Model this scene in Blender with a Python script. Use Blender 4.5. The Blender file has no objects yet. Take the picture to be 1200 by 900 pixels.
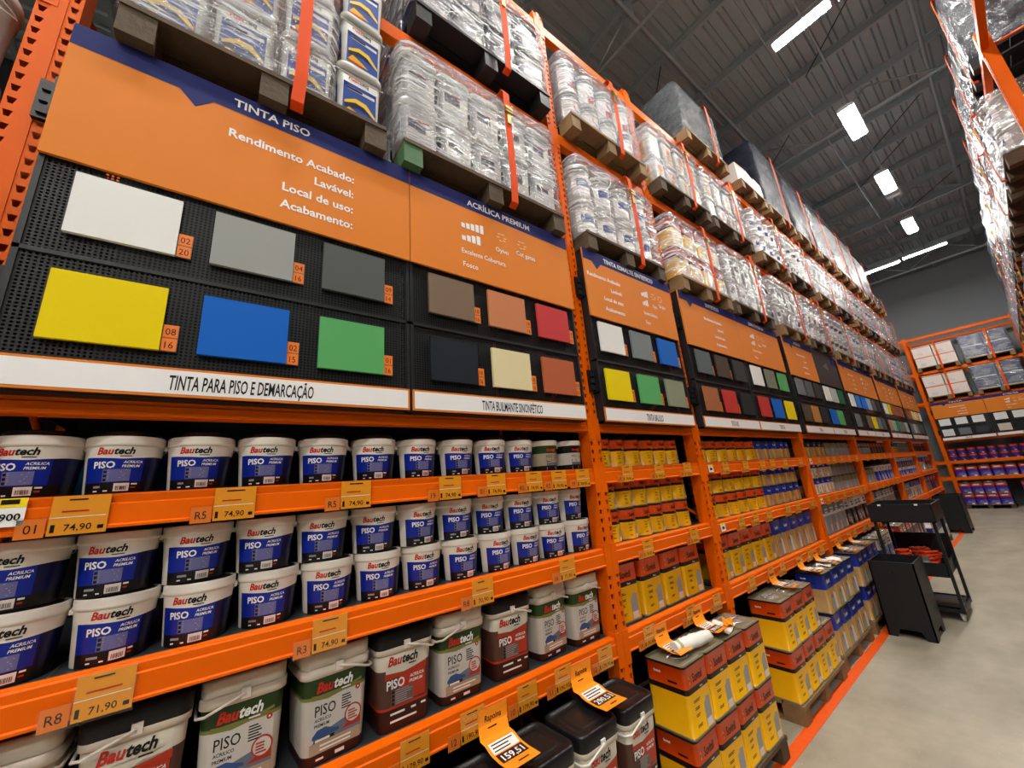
import bpy, math, random
from mathutils import Vector, Matrix
PI = math.pi
S = bpy.context.scene
COL = S.collection
rnd = random.Random(7)

# ------------------------------------------------------------------ materials
def lin(c):
    return tuple(((v/255.0)/12.92 if v/255.0 <= 0.04045 else ((v/255.0+0.055)/1.055)**2.4) for v in c)

MATS = {}
def M(name, c, rough=0.5, metal=0.0, noise=0.0, nscale=20.0, bump=0.0, bscale=60.0, coat=0.0, spec=0.3):
    """procedural Principled material; noise varies the colour a little, bump the surface"""
    if name in MATS: return MATS[name]
    m = bpy.data.materials.new(name); m.use_nodes = True
    nt = m.node_tree; b = nt.nodes['Principled BSDF']
    col = lin(c)
    b.inputs['Base Color'].default_value = (*col, 1)
    b.inputs['Roughness'].default_value = rough
    b.inputs['Metallic'].default_value = metal
    b.inputs['Coat Weight'].default_value = coat
    b.inputs['Specular IOR Level'].default_value = spec
    if noise or bump:
        tc = nt.nodes.new('ShaderNodeTexCoord')
        n = nt.nodes.new('ShaderNodeTexNoise'); n.inputs['Scale'].default_value = nscale; n.inputs['Detail'].default_value = 4
        nt.links.new(tc.outputs['Object'], n.inputs['Vector'])
        if noise:
            mx = nt.nodes.new('ShaderNodeMixRGB'); mx.blend_type = 'MIX'
            mx.inputs[1].default_value = (*[v*(1-noise) for v in col], 1)
            mx.inputs[2].default_value = (*[min(1, v*(1+noise)) for v in col], 1)
            nt.links.new(n.outputs['Fac'], mx.inputs[0]); nt.links.new(mx.outputs[0], b.inputs['Base Color'])
        if bump:
            n2 = nt.nodes.new('ShaderNodeTexNoise'); n2.inputs['Scale'].default_value = bscale; n2.inputs['Detail'].default_value = 3
            nt.links.new(tc.outputs['Object'], n2.inputs['Vector'])
            bp = nt.nodes.new('ShaderNodeBump'); bp.inputs['Strength'].default_value = bump; bp.inputs['Distance'].default_value = 0.01
            nt.links.new(n2.outputs['Fac'], bp.inputs['Height']); nt.links.new(bp.outputs[0], b.inputs['Normal'])
    MATS[name] = m
    return m

ORANGE = M('rack_orange_paint', (228, 98, 4), 0.42, noise=0.06, nscale=6, spec=0.1)
RED_OR = M('rack_shadow_orange', (214, 80, 8), 0.4, noise=0.06, nscale=6)
BLACKM = M('black_steel', (30, 33, 36), 0.45, noise=0.1)
BLACKP = M('black_plastic', (20, 20, 22), 0.35, noise=0.1, bump=0.05)
WHITEP = M('white_plastic', (226, 221, 212), 0.38, noise=0.03)
CREAMP = M('cream_plastic', (214, 207, 192), 0.38, noise=0.03)
BLUEL = M('label_blue', (18, 40, 150), 0.3, noise=0.08)
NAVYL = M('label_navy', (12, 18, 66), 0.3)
BLACKL = M('label_black', (22, 18, 20), 0.3)
REDT = M('print_red', (196, 44, 30), 0.4)
BLKT = M('print_black', (16, 16, 18), 0.4)
WHT = M('print_white', (236, 236, 236), 0.4)
PANEL = M('label_lilac', (104, 106, 158), 0.35)
GREYT = M('print_grey', (150, 150, 158), 0.4)
BARW = M('sticker_white', (226, 214, 210), 0.5)
OCHRE = M('price_card', (240, 156, 28), 0.5, noise=0.04)
OCHRE2 = M('price_card_red', (236, 124, 36), 0.5, noise=0.04)
YELT = M('tag_yellow', (240, 214, 20), 0.5)
GREENL = M('label_green', (38, 62, 26), 0.35)
OLIVE = M('label_olive', (124, 124, 62), 0.35)
GREYL = M('label_light_grey', (196, 194, 186), 0.35, noise=0.03)
BROWNL = M('label_brown', (84, 56, 46), 0.35, noise=0.1)
DKBRN = M('label_dark_brown', (52, 24, 20), 0.35)
REDL = M('label_red', (178, 52, 28), 0.35, noise=0.08)
STEELB = M('label_steel_blue', (104, 116, 136), 0.35)
CARB = M('label_car_blue', (52, 84, 140), 0.35)
GROUT = M('label_sand', (170, 156, 132), 0.35)
CAN_OR = M('can_orange', (212, 72, 10), 0.3, noise=0.05)
CAN_YE = M('can_yellow', (226, 168, 14), 0.3, noise=0.05)
CAN_BK = M('can_black', (24, 20, 20), 0.3)
CAN_BL = M('can_blue', (22, 48, 150), 0.28, noise=0.05)
CAN_TAN = M('can_tan', (176, 140, 92), 0.3, noise=0.12, nscale=14)
CAN_GR = M('can_grey', (150, 150, 150), 0.3, noise=0.1)
CAN_WH = M('can_white', (222, 220, 216), 0.3)
CAN_PU = M('can_purple', (66, 34, 134), 0.3, noise=0.06)
CAN_DK = M('can_dark_blue', (30, 34, 60), 0.3)
CAN_OL = M('can_khaki', (128, 124, 96), 0.3, noise=0.1)
LIDM = M('can_lid_bronze', (138, 130, 106), 0.4, metal=0.35, noise=0.12, spec=0.5)
STEEL = M('galvanised_steel', (176, 180, 184), 0.35, metal=0.8, noise=0.08, nscale=30)
DECKM = M('shelf_deck_steel', (84, 90, 94), 0.4, metal=0.5, noise=0.08)
SIGNO = M('header_orange', (218, 126, 40), 0.65, spec=0.2, noise=0.02, nscale=3)
SIGNB = M('header_navy', (42, 48, 106), 0.7, spec=0.12)
SIGNW = M('strip_white', (232, 232, 234), 0.45)
WOOD = M('pallet_wood', (132, 106, 72), 0.75, noise=0.3, nscale=14, bump=0.4, bscale=40)
WOODD = M('pallet_wood_dark', (84, 70, 54), 0.8, noise=0.3, nscale=14, bump=0.4, bscale=40)
PALB = M('pallet_black', (26, 26, 28), 0.5, noise=0.1)
PALG = M('pallet_green_block', (70, 110, 70), 0.6, noise=0.15)
STRAP = M('strap_orange', (220, 76, 10), 0.7, noise=0.06, spec=0.15)
BRASS = M('buckle_brass', (170, 140, 70), 0.35, metal=0.9)
CARD = M('carton_white', (222, 212, 204), 0.6, noise=0.05)
TAPEO = M('carton_tape_orange', (226, 96, 40), 0.45)
DRUMW = M('drum_plastic', (178, 177, 173), 0.4, noise=0.03)
LIDG = M('galv_pail', (170, 174, 178), 0.35, metal=0.6, noise=0.08)
PICB = M('picture_blue', (40, 72, 150), 0.35, noise=0.2)
PICY = M('picture_yellow', (232, 190, 40), 0.35)
PAPER = M('leaflet_paper', (236, 234, 228), 0.6)
RUB = M('rubber', (26, 26, 26), 0.7)

def mat_emit(name, c, s):
    m = bpy.data.materials.new(name); m.use_nodes = True
    nt = m.node_tree; nt.nodes.clear()
    e = nt.nodes.new('ShaderNodeEmission'); e.inputs[0].default_value = (*c, 1); e.inputs[1].default_value = s
    o = nt.nodes.new('ShaderNodeOutputMaterial'); nt.links.new(e.outputs[0], o.inputs[0])
    return m

def mat_film(name, tint=(0.9, 0.92, 0.95), haze=0.2, streak=0.6, sx=1.0, spec=0.9, rough=0.12):
    """stretch wrap: clear sheet with white streaks: painted lamp reflections and bunched, layered film"""
    m = bpy.data.materials.new(name); m.use_nodes = True
    nt = m.node_tree; nt.nodes.clear(); L = nt.links
    tc = nt.nodes.new('ShaderNodeTexCoord')
    mp = nt.nodes.new('ShaderNodeMapping'); mp.inputs['Scale'].default_value = (2.5*sx, 2.5*sx, 34)
    mp.inputs['Rotation'].default_value = (0.12, 0.1, 0)
    L.new(tc.outputs['Object'], mp.inputs[0])
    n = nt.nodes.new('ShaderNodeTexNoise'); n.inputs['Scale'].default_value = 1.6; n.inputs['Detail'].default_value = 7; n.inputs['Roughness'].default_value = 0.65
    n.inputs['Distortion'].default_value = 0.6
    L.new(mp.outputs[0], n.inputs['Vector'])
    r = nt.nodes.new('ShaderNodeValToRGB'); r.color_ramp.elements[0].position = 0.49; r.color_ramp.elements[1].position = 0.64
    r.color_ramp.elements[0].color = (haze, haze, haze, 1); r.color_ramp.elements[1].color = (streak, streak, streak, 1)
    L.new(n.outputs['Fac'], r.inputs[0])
    n2 = nt.nodes.new('ShaderNodeTexNoise'); n2.inputs['Scale'].default_value = 9; n2.inputs['Detail'].default_value = 5
    L.new(tc.outputs['Object'], n2.inputs['Vector'])
    ad = nt.nodes.new('ShaderNodeMath'); ad.operation = 'ADD'; L.new(n.outputs['Fac'], ad.inputs[0]); L.new(n2.outputs['Fac'], ad.inputs[1])
    bp = nt.nodes.new('ShaderNodeBump'); bp.inputs['Strength'].default_value = 0.9; bp.inputs['Distance'].default_value = 0.03
    L.new(ad.outputs[0], bp.inputs['Height'])
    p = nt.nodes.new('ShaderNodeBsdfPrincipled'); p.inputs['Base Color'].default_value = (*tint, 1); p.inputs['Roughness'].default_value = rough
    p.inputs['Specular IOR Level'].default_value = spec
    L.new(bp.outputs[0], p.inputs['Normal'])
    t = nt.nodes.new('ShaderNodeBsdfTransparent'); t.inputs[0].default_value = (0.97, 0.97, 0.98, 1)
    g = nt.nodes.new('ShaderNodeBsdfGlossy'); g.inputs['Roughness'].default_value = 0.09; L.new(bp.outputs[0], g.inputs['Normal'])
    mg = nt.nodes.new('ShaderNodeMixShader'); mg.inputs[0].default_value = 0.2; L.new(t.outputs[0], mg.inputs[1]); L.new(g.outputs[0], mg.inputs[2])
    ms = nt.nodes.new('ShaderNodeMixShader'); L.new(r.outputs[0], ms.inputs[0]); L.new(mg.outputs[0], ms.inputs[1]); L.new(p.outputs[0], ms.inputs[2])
    o = nt.nodes.new('ShaderNodeOutputMaterial'); L.new(ms.outputs[0], o.inputs[0])
    return m
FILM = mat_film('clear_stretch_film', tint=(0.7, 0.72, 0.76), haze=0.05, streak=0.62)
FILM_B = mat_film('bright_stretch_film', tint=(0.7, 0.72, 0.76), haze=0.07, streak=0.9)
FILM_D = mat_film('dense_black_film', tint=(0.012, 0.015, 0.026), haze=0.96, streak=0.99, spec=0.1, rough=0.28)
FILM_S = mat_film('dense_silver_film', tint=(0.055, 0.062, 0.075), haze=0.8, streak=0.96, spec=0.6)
BAGM = mat_film('bag_film', haze=0.75, streak=0.95, sx=4)

def mat_acrylic():
    m = bpy.data.materials.new('clear_acrylic'); m.use_nodes = True
    nt = m.node_tree; nt.nodes.clear(); L = nt.links
    t = nt.nodes.new('ShaderNodeBsdfTransparent'); t.inputs[0].default_value = (0.985, 0.985, 0.985, 1)
    g = nt.nodes.new('ShaderNodeBsdfGlossy'); g.inputs['Roughness'].default_value = 0.08
    x = nt.nodes.new('ShaderNodeMixShader'); x.inputs[0].default_value = 0.045
    L.new(t.outputs[0], x.inputs[1]); L.new(g.outputs[0], x.inputs[2])
    o = nt.nodes.new('ShaderNodeOutputMaterial'); L.new(x.outputs[0], o.inputs[0])
    return m
ACRYL = mat_acrylic()

def mat_peg():
    """black perforated sheet: the holes are really see-through"""
    m = bpy.data.materials.new('perforated_black_sheet'); m.use_nodes = True
    nt = m.node_tree; L = nt.links; b = nt.nodes['Principled BSDF']; out = nt.nodes['Material Output']
    b.inputs['Base Color'].default_value = (*lin((30, 32, 34)), 1); b.inputs['Roughness'].default_value = 0.5; b.inputs['Specular IOR Level'].default_value = 0.25
    tc = nt.nodes.new('ShaderNodeTexCoord'); sp = nt.nodes.new('ShaderNodeSeparateXYZ'); L.new(tc.outputs['Object'], sp.inputs[0])
    def frac(sock, pitch):
        d = nt.nodes.new('ShaderNodeMath'); d.operation = 'DIVIDE'; L.new(sock, d.inputs[0]); d.inputs[1].default_value = pitch
        f = nt.nodes.new('ShaderNodeMath'); f.operation = 'FRACT'; L.new(d.outputs[0], f.inputs[0])
        s = nt.nodes.new('ShaderNodeMath'); s.operation = 'SUBTRACT'; L.new(f.outputs[0], s.inputs[0]); s.inputs[1].default_value = 0.5
        q = nt.nodes.new('ShaderNodeMath'); q.operation = 'MULTIPLY'; L.new(s.outputs[0], q.inputs[0]); L.new(s.outputs[0], q.inputs[1])
        return q.outputs[0]
    a = frac(sp.outputs['Y'], 0.0122); c = frac(sp.outputs['Z'], 0.0112)
    ad = nt.nodes.new('ShaderNodeMath'); ad.operation = 'ADD'; L.new(a, ad.inputs[0]); L.new(c, ad.inputs[1])
    lt = nt.nodes.new('ShaderNodeMath'); lt.operation = 'LESS_THAN'; L.new(ad.outputs[0], lt.inputs[0]); lt.inputs[1].default_value = 0.095
    t = nt.nodes.new('ShaderNodeBsdfTransparent')
    x = nt.nodes.new('ShaderNodeMixShader'); L.new(lt.outputs[0], x.inputs[0]); L.new(b.outputs[0], x.inputs[1]); L.new(t.outputs[0], x.inputs[2])
    L.new(x.outputs[0], out.inputs[0])
    return m
PEG = mat_peg()

def mat_floor():
    m = bpy.data.materials.new('polished_concrete'); m.use_nodes = True
    nt = m.node_tree; L = nt.links; b = nt.nodes['Principled BSDF']
    tc = nt.nodes.new('ShaderNodeTexCoord')
    def noise(s, d, vec=None):
        n = nt.nodes.new('ShaderNodeTexNoise'); n.inputs['Scale'].default_value = s; n.inputs['Detail'].default_value = d
        L.new(vec if vec else tc.outputs['Object'], n.inputs['Vector']); return n
    mp = nt.nodes.new('ShaderNodeMapping'); mp.inputs['Scale'].default_value = (2.2, 0.9, 1); L.new(tc.outputs['Object'], mp.inputs[0])
    n1 = noise(1.3, 8, mp.outputs[0]); n2 = noise(9, 6); n3 = noise(70, 3)
    r = nt.nodes.new('ShaderNodeValToRGB')
    r.color_ramp.elements[0].position = 0.3; r.color_ramp.elements[0].color = (*lin((150, 142, 124)), 1)
    r.color_ramp.elements[1].position = 0.72; r.color_ramp.elements[1].color = (*lin((186, 178, 158)), 1)
    L.new(n1.outputs['Fac'], r.inputs[0])
    r2 = nt.nodes.new('ShaderNodeValToRGB'); r2.color_ramp.elements[0].position = 0.35; r2.color_ramp.elements[0].color = (0.72, 0.72, 0.72, 1)
    r2.color_ramp.elements[1].position = 0.65; r2.color_ramp.elements[1].color = (1, 1, 1, 1); L.new(n2.outputs['Fac'], r2.inputs[0])
    mx = nt.nodes.new('ShaderNodeMixRGB'); mx.blend_type = 'MULTIPLY'; mx.inputs[0].default_value = 0.4; L.new(r.outputs[0], mx.inputs[1]); L.new(r2.outputs[0], mx.inputs[2])
    r3 = nt.nodes.new('ShaderNodeValToRGB'); r3.color_ramp.elements[0].position = 0.7; r3.color_ramp.elements[0].color = (0, 0, 0, 1)
    r3.color_ramp.elements[1].position = 0.76; r3.color_ramp.elements[1].color = (1, 1, 1, 1); L.new(n3.outputs['Fac'], r3.inputs[0])
    m3 = nt.nodes.new('ShaderNodeMixRGB'); m3.inputs[2].default_value = (*lin((214, 210, 200)), 1); L.new(r3.outputs[0], m3.inputs[0]); L.new(mx.outputs[0], m3.inputs[1])
    L.new(m3.outputs[0], b.inputs['Base Color'])
    rr = nt.nodes.new('ShaderNodeMapRange'); rr.inputs[3].default_value = 0.3; rr.inputs[4].default_value = 0.5; L.new(n2.outputs['Fac'], rr.inputs[0]); L.new(rr.outputs[0], b.inputs['Roughness'])
    return m
FLOORM = mat_floor()

# ------------------------------------------------------------------ mesh builder
TXT = {}
def text_geo(s, bold=0.0):
    """letters as flat polygons (size 1, left aligned on the baseline)"""
    k = (s, bold)
    if k in TXT: return TXT[k]
    cu = bpy.data.curves.new('lettering_source', 'FONT'); cu.body = s; cu.size = 1.0
    cu.resolution_u = 2; cu.offset = bold; cu.fill_mode = 'FRONT'
    o = bpy.data.objects.new('lettering_source', cu); COL.objects.link(o)
    dg = bpy.context.evaluated_depsgraph_get()
    me = o.evaluated_get(dg).to_mesh()
    vs = [(v.co.x, v.co.y) for v in me.vertices]; fs = [tuple(p.vertices) for p in me.polygons]
    o.evaluated_get(dg).to_mesh_clear()
    COL.objects.unlink(o); bpy.data.objects.remove(o); bpy.data.curves.remove(cu)
    x0 = min((v[0] for v in vs), default=0); x1 = max((v[0] for v in vs), default=0)
    TXT[k] = ([(v[0]-x0, v[1]) for v in vs], fs, x1-x0)
    return TXT[k]

class MB:
    def __init__(s):
        s.v = []; s.f = []; s.m = []; s.sm = []; s.slots = []
    def mi(s, m):
        if m not in s.slots: s.slots.append(m)
        return s.slots.index(m)
    def add(s, vs, fs, m, smooth=False):
        b = len(s.v); i = s.mi(m); s.v += [tuple(p) for p in vs]
        for f in fs:
            s.f.append(tuple(b+k for k in f)); s.m.append(i); s.sm.append(smooth)
    def box(s, x0, x1, y0, y1, z0, z1, m, T=None):
        vs = [(x, y, z) for x in (x0, x1) for y in (y0, y1) for z in (z0, z1)]
        if T: vs = [T(*p) for p in vs]
        s.add(vs, [(0, 1, 3, 2), (4, 6, 7, 5), (0, 4, 5, 1), (2, 3, 7, 6), (0, 2, 6, 4), (1, 5, 7, 3)], m)
    def loft(s, rings, mats, cap0=True, cap1=True, smooth=True, closed=True):
        """rings: lists of 3-D points with equal counts; mats: one per gap (or one for all)"""
        n = len(rings[0]); b = len(s.v)
        for r in rings: s.v += [tuple(p) for p in r]
        for k in range(len(rings)-1):
            i = s.mi(mats[k] if isinstance(mats, (list, tuple)) else mats)
            for j in range(n if closed else n-1):
                j2 = (j+1) % n
                s.f.append((b+k*n+j, b+k*n+j2, b+(k+1)*n+j2, b+(k+1)*n+j)); s.m.append(i); s.sm.append(smooth)
        if cap0:
            s.f.append(tuple(b+j for j in reversed(range(n)))); s.m.append(s.mi(mats[0] if isinstance(mats, (list, tuple)) else mats)); s.sm.append(False)
        if cap1:
            s.f.append(tuple(b+(len(rings)-1)*n+j for j in range(n))); s.m.append(s.mi(mats[-1] if isinstance(mats, (list, tuple)) else mats)); s.sm.append(False)
    def lathe(s, prof, m, n=32, cap0=True, cap1=True, c=(0, 0, 0), smooth=True):
        s.loft([[(c[0]+r*math.cos(2*PI*j/n), c[1]+r*math.sin(2*PI*j/n), c[2]+z) for j in range(n)] for r, z in prof], m, cap0, cap1, smooth)
    def tube(s, pts, r, m, n=6, cap=True):
        pts = [Vector(p) for p in pts]; rings = []
        up = Vector((0, 0, 1))
        for k, p in enumerate(pts):
            d = (pts[min(k+1, len(pts)-1)]-pts[max(k-1, 0)]).normalized()
            a = d.cross(up)
            if a.length < 1e-3: a = d.cross(Vector((0, 1, 0)))
            a.normalize(); c = d.cross(a)
            rings.append([p+a*(r*math.cos(2*PI*j/n))+c*(r*math.sin(2*PI*j/n)) for j in range(n)])
        s.loft(rings, m, cap, cap)
    def poly(s, pts, fn, m):
        """a flat outline given in (u, v), carried onto a surface by fn"""
        s.add([fn(u, v) for u, v in pts], [tuple(range(len(pts)))], m)
    def rect(s, u0, u1, v0, v1, fn, m, nu=1):
        vs = []; fs = []
        for k in range(nu+1):
            u = u0+(u1-u0)*k/nu
            vs += [fn(u, v0), fn(u, v1)]
        for k in range(nu): fs.append((2*k, 2*k+2, 2*k+3, 2*k+1))
        s.add(vs, fs, m)
    def text(s, t, u, v, size, fn, m, bold=0.0, sx=1.0, shear=0.0, align='l'):
        vs, fs, w = text_geo(t, bold)
        w *= size*sx
        o = u-(w if align == 'r' else w/2 if align == 'c' else 0)
        s.add([fn(o+size*sx*x+shear*size*y, v+size*y) for x, y in vs], fs, m)
        return o+w
    def lines(s, u0, u1, v, n, gap, h, fn, m, rg=None):
        """rows of print too small to read"""
        rg = rg or rnd
        for k in range(n):
            s.rect(u0, u0+(u1-u0)*rg.uniform(0.6, 1.0), v-k*gap-h, v-k*gap, fn, m)
    def obj(s, name, parent=None):
        me = bpy.data.meshes.new(name)
        me.from_pydata(s.v, [], s.f)
        for m in s.slots: me.materials.append(m)
        me.polygons.foreach_set('material_index', s.m)
        me.polygons.foreach_set('use_smooth', s.sm)
        me.update()
        o = bpy.data.objects.new(name, me); COL.objects.link(o)
        if parent:
            o.parent = parent; KIDS.setdefault(parent.name, []).append(o)
        return o
KIDS = {}

def rr(w, d, r, z, n=4, cx=0, cy=0):
    """rounded rectangle ring, w along x, d along y"""
    pts = []
    for qx, qy, a0 in ((1, 1, 0), (-1, 1, PI/2), (-1, -1, PI), (1, -1, 1.5*PI)):
        for k in range(n+1):
            a = a0+PI/2*k/n
            pts.append((cx+qx*(w/2-r)+r*math.cos(a), cy+qy*(d/2-r)+r*math.sin(a), z))
    return pts

def tag(o, label, cat, group=None, kind=None):
    o['label'] = label; o['category'] = cat
    if group: o['group'] = group
    if kind: o['kind'] = kind
    return o
def empty(name, loc=(0, 0, 0), rz=0.0):
    o = bpy.data.objects.new(name, None); COL.objects.link(o); o.empty_display_size = 0.1
    o.location = loc; o.rotation_euler = (0, 0, rz); return o
def struct(o):
    o['kind'] = 'structure'; return o
def dup(root):
    r = root.copy(); COL.objects.link(r)
    for ch in KIDS.get(root.name, ()):
        c = ch.copy(); COL.objects.link(c); c.parent = r
        for g in KIDS.get(ch.name, ()):
            d = g.copy(); COL.objects.link(d); d.parent = c
    return r
PROTO = {}
def place(key, fn, loc, rz, label, cat, group=None):
    """build the first one of a kind, copy it after that"""
    if key not in PROTO: r = PROTO[key] = fn()
    else: r = dup(PROTO[key])
    r.location = loc; r.rotation_euler = (0, 0, rz)
    if 'group' in r: del r['group']
    tag(r, label, cat, group); return r
ORD = ['first', 'second', 'third', 'fourth', 'fifth', 'sixth', 'seventh', 'eighth', 'ninth', 'tenth', 'eleventh', 'twelfth', 'thirteenth', 'fourteenth']

# ------------------------------------------------------------------ paint pails, buckets, cans
def cyl_map(rf, lift=0.0009):
    return lambda u, v: ((rf(v)+lift)*math.cos(u/0.088), (rf(v)+lift)*math.sin(u/0.088), v)

def logo(b, u, v, size, fn, c1=REDT, c2=BLKT, sx=0.92):
    e = b.text('Bau', u, v, size, fn, c1, 0.034, sx, 0.22)
    e = b.text('tech', e+size*0.04, v, size, fn, c2, 0.034, sx, 0.22)
    b.rect(u+size*1.9, e-size*0.1, v-size*0.26, v-size*0.17, fn, c2, 4)

def round_pail(kind, dome=False):
    """small round pail with a rim lid, ears and a wire handle; label wrapped round the side"""
    def f():
        root = empty('paint_pail')
        rf = lambda z: 0.0785+0.0105*z/0.14
        n = 48
        def ring(zf):
            out = []
            for j in range(n):
                a = 2*PI*j/n; aa = a if a < PI else a-2*PI
                z = zf(aa) if callable(zf) else zf
                out.append((rf(z)*math.cos(a), rf(z)*math.sin(a), z))
            return out
        chev = lambda a: 0.1085-0.006*max(0, 1-abs(a-0.1)/0.9)
        b = MB(); fn = cyl_map(rf)
        if kind == 'blue':
            zs = [0.0, 0.003, 0.034, chev, 0.142]; mm = [BLACKL, BLACKL, BLUEL, WHITEP]
            rings = [ring(z) for z in zs]
            nb = len(b.v)
            b.loft(rings, mm, True, False)
            # the label ends in a plain white seam, and its right part is navy: dark print plus painted shade
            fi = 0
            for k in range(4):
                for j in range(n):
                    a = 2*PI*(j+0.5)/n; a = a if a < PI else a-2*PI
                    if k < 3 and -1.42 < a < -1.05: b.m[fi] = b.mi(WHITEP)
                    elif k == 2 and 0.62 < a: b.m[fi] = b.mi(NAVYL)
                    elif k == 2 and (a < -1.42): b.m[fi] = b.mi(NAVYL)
                    fi += 1
            logo(b, -0.056, 0.1165, 0.0285, fn)
            b.text('PISO', -0.062, 0.0765, 0.0265, fn, WHT, 0.03, 1.0)
            b.text('ACRILICA', 0.008, 0.089, 0.0105, fn, WHT, 0.02, 0.95, 0.2)
            b.text('PREMIUM', 0.006, 0.077, 0.0105, fn, WHT, 0.02, 0.95, 0.2)
            b.rect(-0.036, 0.028, 0.036, 0.072, fn, PANEL, 6)
            f2 = cyl_map(rf, 0.0014)
            for k in range(3):
                b.rect(-0.034, -0.026, 0.038+k*0.0115, 0.0455+k*0.0115, f2, BLACKL)
            b.lines(-0.024, 0.026, 0.070, 6, 0.0055, 0.0022, f2, GREYT)
            b.rect(-0.006, 0.030, 0.008, 0.031, f2, BARW, 3)
            f3 = cyl_map(rf, 0.0019); u = -0.001
            while u < 0.025:
                w = rnd.choice((0.0008, 0.0014)); b.rect(u, u+w, 0.011, 0.023, f3, BLKT); u += w+rnd.choice((0.0008, 0.0016))
            b.lines(-0.056, -0.028, 0.025, 1, 0.01, 0.006, f2, GREYT); b.lines(-0.056, -0.014, 0.012, 1, 0.01, 0.0035, f2, WHT)
            b.lines(0.034, 0.052, 0.03, 1, 0.01, 0.0045, f2, WHT); b.lines(0.034, 0.048, 0.02, 1, 0.01, 0.0045, f2, REDL)
        else:
            zs = [0.0, 0.003, 0.030, 0.098, 0.135, 0.142]; mm = [BLACKL, BLACKL, GROUT, GREENL, GREENL]
            if kind == 'dark': mm = [BLACKL, BLACKL, GREYL, BLACKL, BLACKL]
            b.loft([ring(z) for z in zs], mm, True, False)
            logo(b, -0.046, 0.110, 0.021, fn, REDT, M('print_orange', (206, 90, 30), 0.4))
            b.text('PISO', -0.05, 0.072, 0.022, fn, BLKT, 0.0, 0.95)
            b.lines(0.008, 0.044, 0.088, 3, 0.008, 0.004, fn, BLKT); b.lines(-0.05, -0.01, 0.062, 2, 0.008, 0.004, fn, BLKT)
            b.rect(-0.05, 0.045, 0.03, 0.045, fn, STEELB, 6); b.lines(-0.05, 0.03, 0.02, 2, 0.009, 0.004, fn, WHT)
        b.obj('bucket', root)
        l = MB()
        l.lathe([(0.0885, 0.140), (0.0925, 0.142), (0.0932, 0.149), (0.0925, 0.151), (0.0930, 0.166), (0.0915, 0.1705), (0.086, 0.1705), (0.084, 0.166)], WHITEP, n, True, False)
        l.lathe([(0.084, 0.166), (0.078, 0.166), (0.076, 0.1715), (0.0, 0.1715)] if not dome else [(0.084, 0.166), (0.081, 0.168), (0.08, 0.183), (0.074, 0.187), (0.0, 0.187)], BLACKP, n, False, False)
        l.obj('lid', root)
        h = MB()
        pts = [(-0.094*math.sin(t)*0.9, 0.0955*math.cos(t), 0.139-0.035*math.sin(t)) for t in [PI*k/14 for k in range(15)]]
        h.tube(pts, 0.0016, WHITEP, 5)
        for sy in (-1, 1): h.box(-0.006, 0.006, sy*0.0885, sy*0.0975, 0.132, 0.146, WHITEP)
        h.obj('handle', root)
        return root
    return f

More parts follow.
